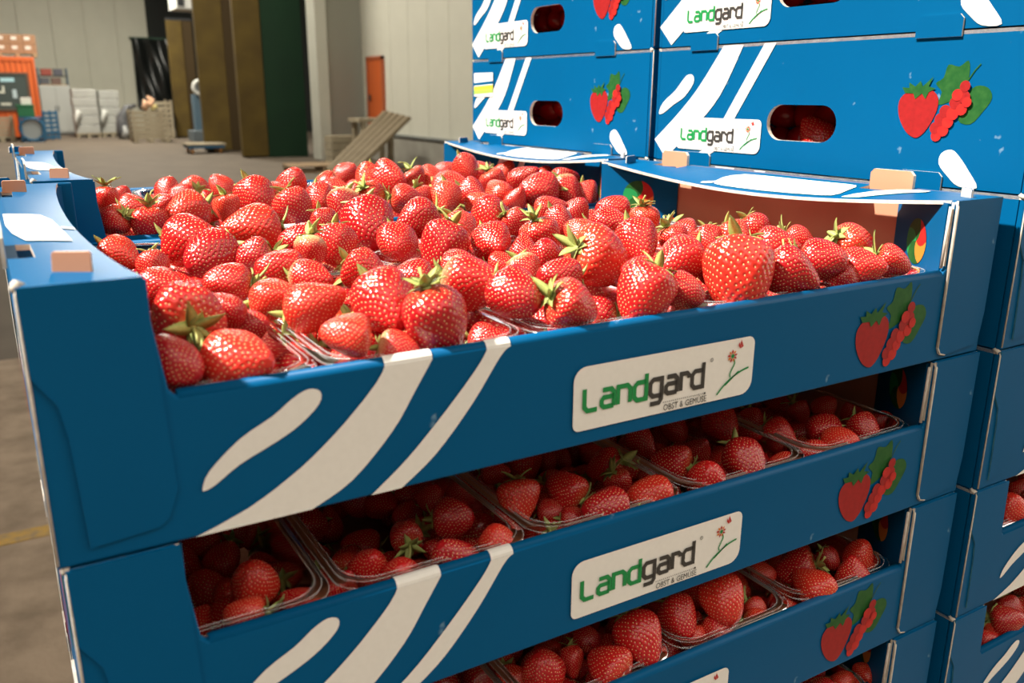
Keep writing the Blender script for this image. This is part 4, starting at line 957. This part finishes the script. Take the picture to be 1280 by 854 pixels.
def settle(key, tier, lst, zp=.077, zmax=.098, top=.125, region=None, filler=True, zf=.044):
    """place the listed berries, fill the punnets under and between them, push apart overlaps"""
    z0 = tier*P; ox, oy = POS[key]; low = top < .12; B = heroes(lst, z0, zp, zmax, low)
    r_ = random.Random(11+hash((key, tier)) % 97 if False else 11+tier*7+len(key)*3+(5 if key == 'A2' else 0)+(9 if key[0] == 'B' else 0))
    x0, x1, y0, y1 = region or (.012, L-.012, .012, WD-.012)
    def rdir():
        v = Vector((r_.gauss(0, 1), r_.gauss(0, 1), r_.gauss(0, .7))).normalized(); return np.array(v)
    if filler:
        for zl, stp in (((.032 if low else zf), 0), (.022, 0)):
            for _ in range(1800 if zl > .03 else 500):
                p = np.array([ox+r_.uniform(x0+.018, x1-.018), oy+r_.uniform(y0+.018, y1-.018), z0+zl+r_.uniform(-.006, .006)]); D = r_.uniform(.019, .024) if low else r_.uniform(.024, .031)
                if key == 'A1' and tier == -1 and zl > .025 and p[0] < .19: continue
                if all(np.linalg.norm(p-b['c']) > .40*(D+b['D'])*(1.0 if b['hero'] else 1.08) for b in B): B.append(dict(c=p, D=D, a=rdir(), hero=False, kind=''))
    n = len(B); Cc = np.array([b['c'] for b in B]); C0 = Cc.copy(); D = np.array([b['D'] for b in B]); A = np.array([b['a'] for b in B]); hero = np.array([b['hero'] for b in B])
    offs = np.stack([-.08*D, .25*D], 1); rad = np.stack([.455*D, .29*D], 1); mob = np.where(hero, .22, 1.0)
    xd = [ox+PX0+PX*i for i in range(NX+1)]; yd = [oy+.006, oy+.006+PY, oy+.006+2*PY]
    RAY = C0-CAM; RAY = RAY/np.linalg.norm(RAY, axis=1, keepdims=True)
    for it in range(90):
        SPH = Cc[:, None, :]+A[:, None, :]*offs[:, :, None]; Q = SPH.reshape(-1, 3); Rr = rad.reshape(-1); own = np.repeat(np.arange(n), 2)
        dq = Q[:, None, :]-Q[None, :, :]; dist = np.sqrt((dq**2).sum(2))+1e-9; ov = Rr[:, None]+Rr[None, :]-dist
        ov[own[:, None] == own[None, :]] = 0; ov = np.clip(ov, 0, None)
        wgt = mob[own][:, None]/(mob[own][:, None]+mob[own][None, :])
        push = (dq/dist[:, :, None]*(ov*wgt)[:, :, None]).sum(1)
        mv = np.zeros_like(Cc); np.add.at(mv, own, push*.35)
        # tray walls and rims
        for q in range(2):
            s = SPH[:, q]; r = rad[:, q]
            for X in xd:
                zc = np.minimum(s[:, 2], z0+RIM); dx = s[:, 0]-X; dz = s[:, 2]-zc; ds = np.sqrt(dx*dx+dz*dz)+1e-9; o_ = np.clip(r*.96+.003-ds, 0, None)
                mv[:, 0] += dx/ds*o_*.5; mv[:, 2] += dz/ds*o_*.5
            for Y in yd:
                zc = np.minimum(s[:, 2], z0+RIM); dy = s[:, 1]-Y; dz = s[:, 2]-zc; ds = np.sqrt(dy*dy+dz*dz)+1e-9; o_ = np.clip(r*.96+.003-ds, 0, None)
                mv[:, 1] += dy/ds*o_*.5; mv[:, 2] += dz/ds*o_*.5
            mv[:, 2] += np.clip(z0+.007+r-s[:, 2], 0, None)*.6
            mv[:, 2] -= np.clip(s[:, 2]+r-(z0+top), 0, None)*.8
            mv[:, 0] += np.clip(ox+.007+r-s[:, 0], 0, None)*.6-np.clip(s[:, 0]+r-(ox+L-.007), 0, None)*.6
            mv[:, 1] += np.clip(oy+.007+r-s[:, 1], 0, None)*.6-np.clip(s[:, 1]+r-(oy+WD-.007), 0, None)*.6
        fz = (~hero)&(Cc[:, 2] > z0+.062); mv[fz, 2] -= .0006
        mv[hero] *= .7; dv = (C0-Cc); al = (dv*RAY).sum(1, keepdims=True)*RAY; mv[hero] += ((dv-al)*.55+al*.06)[hero]
        lim = np.linalg.norm(mv, axis=1, keepdims=True)+1e-9; mv = mv*np.minimum(1, .006/lim); Cc = Cc+mv
    dv = (Cc-C0); al = (dv*RAY).sum(1); pe = np.linalg.norm(dv-al[:, None]*RAY, axis=1)/np.linalg.norm(C0-CAM, axis=1)*FPX
    print(key, tier, 'n', n, 'hero px shift', np.round(np.percentile(pe[hero], [50, 80, 95, 100]), 1), 'depth', np.round(np.percentile(np.abs(al[hero]), [50, 90, 100]), 3), 'D', np.round(np.percentile(D[hero], [0, 20, 50, 80, 100]), 3))
    for i_, b in enumerate(B): b['D'] *= float(np.clip(1+al[i_]/np.linalg.norm(C0[i_]-CAM), .9, 1.1)) if b['hero'] else 1; b['c'] = Cc[i_]; b['key'] = (key, tier)
    return B
ALL = []
ALL += settle('A1', 0, HA1)
ALL += settle('A2', 0, HA2)
ALL += settle('A1', -1, HT1, .062, .086, .108, (.012, L-.012, .012, .20))
ALL += settle('A1', -2, HT2, .062, .086, .108, (.012, L-.012, .012, .20))
ALL += settle('A1', -3, HT3, .062, .086, .108, (.36, L-.012, .012, .12))
ALL += settle('B1', -2, HB2, .062, .086, .108, (.03, .16, .012, .10))
ALL += settle('B1', -3, HB3, .062, .086, .108, (.03, .16, .012, .10))
for key, pts in (('B1', ((.040, .182, .030, .036), (.046, .222, .032, .035))), ('B2', ((.040, .205, .030, .034),))):
    for x, s_, z, D in pts:      # seen through the handle holes
        ALL.append(dict(c=np.array([XB+x, POS[key][1]+WD-s_, P+z]), D=D, a=np.array([-.3, .5, .8]), hero=True, kind='', key=(key, 1)))
# ---- which of the fill berries does the picture show?
def lowpoly(b):
    Z = -Vector(b['a']); M = Z.to_track_quat('Z', 'Y').to_matrix(); out = []
    ts = (0, .12, .35, .6, .85, 1); rs = (0, .41, .5, .40, .2, 0)
    for t_, r in zip(ts, rs):
        for k in range(8): out.append(Vector(b['c'])+M @ (Vector((r*math.cos(k*.785), r*math.sin(k*.785), 1.1*(.5-t_)))*b['D']))
    return out, [(i_*8+k, i_*8+(k+1) % 8, (i_+1)*8+(k+1) % 8, (i_+1)*8+k) for i_ in range(5) for k in range(8)]
V_, F_, OWN = [], [], []
for i_, b in enumerate(ALL):
    v, f = lowpoly(b); n0 = len(V_); V_ += v; F_ += [tuple(q+n0 for q in t_) for t_ in f]; OWN += [i_]*len(f)
def occ_box(x0, x1, y0, y1, z0, z1):
    m = MB(); m.box(x0, x1, y0, y1, z0, z1); n0 = len(V_); V_.extend(Vector(p) for p in m.v); F_.extend(tuple(q+n0 for q in t_) for t_ in m.f); OWN.extend([-1]*6)
for key, top in (('A1', 0), ('A2', 0), ('B1', 2), ('B2', 2)):
    ox, oy = POS[key]
    for tier in range(top, -5, -1):
        z = tier*P
        occ_box(ox, ox+L, oy, oy+.004, z, z+HW); occ_box(ox, ox+WPL, oy, oy+.004, z, z+H); occ_box(ox+L-WPR, ox+L, oy, oy+.004, z, z+H)
        occ_box(ox, ox+L, oy, oy+WD, z-.001, z+.003)
        if (key, tier) not in (('B1', 1), ('B2', 1)): occ_box(ox, ox+.003, oy, oy+WD, z, z+H)
bvh = BVHTree.FromPolygons(V_, F_); cnt = np.zeros(len(ALL), int); STEP = 4
for v in range(2, 854, STEP):
    for u in range(2, 1280, STEP):
        d = ROT.T @ np.array([(u-640)/FPX, -(v-427)/FPX, 1.0])
        _, _, fi, _ = bvh.ray_cast(Vector(CAM), Vector(d))
        if fi is not None and OWN[fi] >= 0: cnt[OWN[fi]] += 1
order = [i_ for i_ in np.argsort(-cnt) if cnt[i_] > 0 or ALL[i_]['hero']]
SHOW = set(order[:300]); REST = [i_ for i_ in range(len(ALL)) if i_ not in SHOW]
print('berries', len(ALL), 'in view', len(order), 'single', len(SHOW))

RB = random.Random(3)
FT = ['by tall stack', 'second from tall stack', 'third from tall stack', 'fourth from tall stack', 'fifth from tall stack']
def rot_axis(z, roll):
    return (Vector(z).normalized().to_track_quat('Z', 'Y').to_matrix() @ Matrix.Rotation(roll, 3, 'Z'))
for i_ in sorted(SHOW):
    b = ALL[i_]; z = -b['a']; M = rot_axis(z, RB.uniform(0, 6.28)); view = CAM-b['c']; view = view/np.linalg.norm(view); cal = float(np.dot(z, view)); up = float(z[2])
    vi = 6 if b['kind'] == 'p' else RB.choice((0, 1, 2, 3, 4, 5, 0, 4))
    me, ms, top = VARIANTS[vi]
    o = link('strawberry', me); o.matrix_world = Matrix.Translation(Vector(b['c'])) @ M.to_4x4() @ Matrix.Scale(b['D'], 4)
    sh = RB.random()
    o.color = ((.38, .007, .010, 1), (.49, .012, .012, 1), (.58, .026, .015, 1))[0 if sh < .33 else 1 if sh < .75 else 2]
    shade = ('deep-red', 'bright-red', 'orange-red')[0 if sh < .33 else 1 if sh < .75 else 2]
    size = 'small' if b['D'] < .0235 else 'large' if b['D'] > .031 else 'medium'
    link('seeds', ms, o)['kind'] = 'stuff'
    cp_ = b['c']+z*.55*b['D']; k0 = b['key']     # a cap pressed against the crate wall stays folded
    tight = cp_[1]-.42*b['D'] < POS[k0[0]][1]+.004 and cp_[2] < k0[1]*P+HW+.014
    shows = b['hero'] and (cal > -.15) and not tight
    if shows:
        c = link('calyx', HUB, o); c.location = (0, 0, top); ns = RB.randint(8, 10); ph = RB.uniform(0, 6)
        cs = min(1.4, max(.95, .033/b['D'])); c.scale = (cs, cs, cs)
        for q in range(ns):
            s_ = link('sepal', SEP[RB.choice((0, 0, 1, 1, 2))], c); s_.rotation_euler = (RB.uniform(-.2, .2), RB.uniform(-.38, .12), ph+q*2*math.pi/ns+RB.uniform(-.12, .12))
            k_ = RB.uniform(.8, 1.15); s_.scale = (k_, RB.uniform(.8, 1.1), k_)
        if RB.random() < .5:
            s_ = link('stem', RB.choice((STEM1, STEM1, STEM2)), c); s_.rotation_euler = (0, 0, RB.uniform(0, 6.28))
    else:
        c = link('calyx', HUB if tight else CAPJ, o); c.location = (0, 0, top)
    key = b['key']; lx = b['c'][0]-POS[key[0]][0]; ly = b['c'][1]-POS[key[0]][1]; ii = min(4, max(0, int((lx-PX0)/PX))); jj = 'front-row' if ly < WD/2 else 'back-row'
    cap = 'cap showing' if shows and cal > .1 else 'tip up' if z[2] < -.5 else 'lying sideways'
    if b['kind'] == 'p': cap = 'pale shoulder'
    form = ('conical', 'long', 'rounded', 'wedge-shaped', 'blunt', 'squat', 'conical')[vi]
    short = {('A1', 0): 'front open crate', ('A2', 0): 'rear open crate', ('A1', -1): 'second crate', ('A1', -2): 'third crate', ('A1', -3): 'fourth crate'}
    if key[0][0] == 'B': lab = f'{size} {shade} {form} strawberry, {cap}, in the {CRN[key]}'
    elif key[1] == 0: lab = f'{size} {shade} {form} strawberry, {cap}, {jj} punnet {FT[4-ii]}, {short[key]}'
    else: lab = f'{size} {shade} {form} strawberry, {cap}, punnet {FT[4-ii]}, {short[key]}'
    tag(o, lab, 'strawberry', f'strawberries in the {CRN[key]}')
# the rest of the fill, one object: those that still show in gaps are rounder, the buried ones coarse
V2, F2, V3, F3 = [], [], [], []
sv = np.array([p.co[:] for p in VARIANTS[4][1].vertices]); sf = [tuple(p.vertices) for p in VARIANTS[4][1].polygons]
tsr = np.linspace(0, 1, 13); thr = np.linspace(0, 2*math.pi, 18, endpoint=False)
rv = berry_point('blunt', 1.12, .03, 5.3, np.repeat(tsr, 18), np.tile(thr, 13)); rf = [(a*18+k, (a+1)*18+k, (a+1)*18+(k+1) % 18, a*18+(k+1) % 18) for a in range(12) for k in range(18)]
for i_ in REST:
    b = ALL[i_]
    if cnt[i_] > 0:
        M = np.array((rot_axis(-b['a'], i_*1.3))); n0 = len(V2); V2 += (rv @ M.T*b['D']+b['c']).tolist(); F2 += [tuple(q+n0 for q in t_) for t_ in rf]
        n0 = len(V3); V3 += (sv @ M.T*b['D']*1.03+b['c']).tolist(); F3 += [tuple(q+n0 for q in t_) for t_ in sf]
    else:
        v, f = lowpoly(b); n0 = len(V2); V2 += [tuple(p) for p in v]; F2 += [tuple(q+n0 for q in t_) for t_ in f]
for key, tier, xa, xb in [('B1', t_, .03, .57) for t_ in (1, 0, -1, -2, -3, -4)] + [('A1', -3, .03, .42), ('A1', -4, .03, .57)]:
    for gx in np.arange(xa, xb, .029):         # crates whose slots barely show from here are filled too
        for gy in (.03, .06, .09):
            if key == 'B1' and tier < -1 and tier > -4 and gx < .18: continue
            D = .028*RB.uniform(.85, 1.1); M = np.array(rot_axis((RB.gauss(0, 1), RB.gauss(0, 1), RB.gauss(0, 1)), 0))
            c_ = np.array([POS[key][0]+gx+RB.uniform(-.003, .003), POS[key][1]+gy+RB.uniform(-.003, .003), tier*P+.055+RB.uniform(-.004, .008)])
            n0 = len(V2); V2 += (rv @ M.T*D+c_).tolist(); F2 += [tuple(q+n0 for q in t_) for t_ in rf]
            n0 = len(V3); V3 += (sv @ M.T*D*1.03+c_).tolist(); F3 += [tuple(q+n0 for q in t_) for t_ in sf]
for key, tier in (('B1', 1), ('B1', 2), ('B2', 1), ('B2', 2)):      # contents behind the handle holes
    for gy in np.arange(.17, .385, .027):
        for gz in (.022, .047, .072):
            M = np.array(rot_axis((RB.gauss(0, 1), RB.gauss(0, 1), RB.gauss(0, 1)), 0)); c_ = np.array([POS[key][0]+.062+RB.uniform(-.006, .006), POS[key][1]+gy, tier*P+gz])
            n0 = len(V2); V2 += (rv @ M.T*.028+c_).tolist(); F2 += [tuple(q+n0 for q in t_) for t_ in rf]
if V2:
    me = mk('strawberry_fill', V2, F2, mat('strawberry_fill', (.40, .008, .010), .24, .5), smooth=True)
    fo = tag(link('strawberry_fill', me), 'red strawberries lying under and between the others in the punnets', 'strawberries', kind='stuff')
    if V3: link('seeds', mk('seeds', V3, F3, SEED, smooth=True), fo)['kind'] = 'stuff'
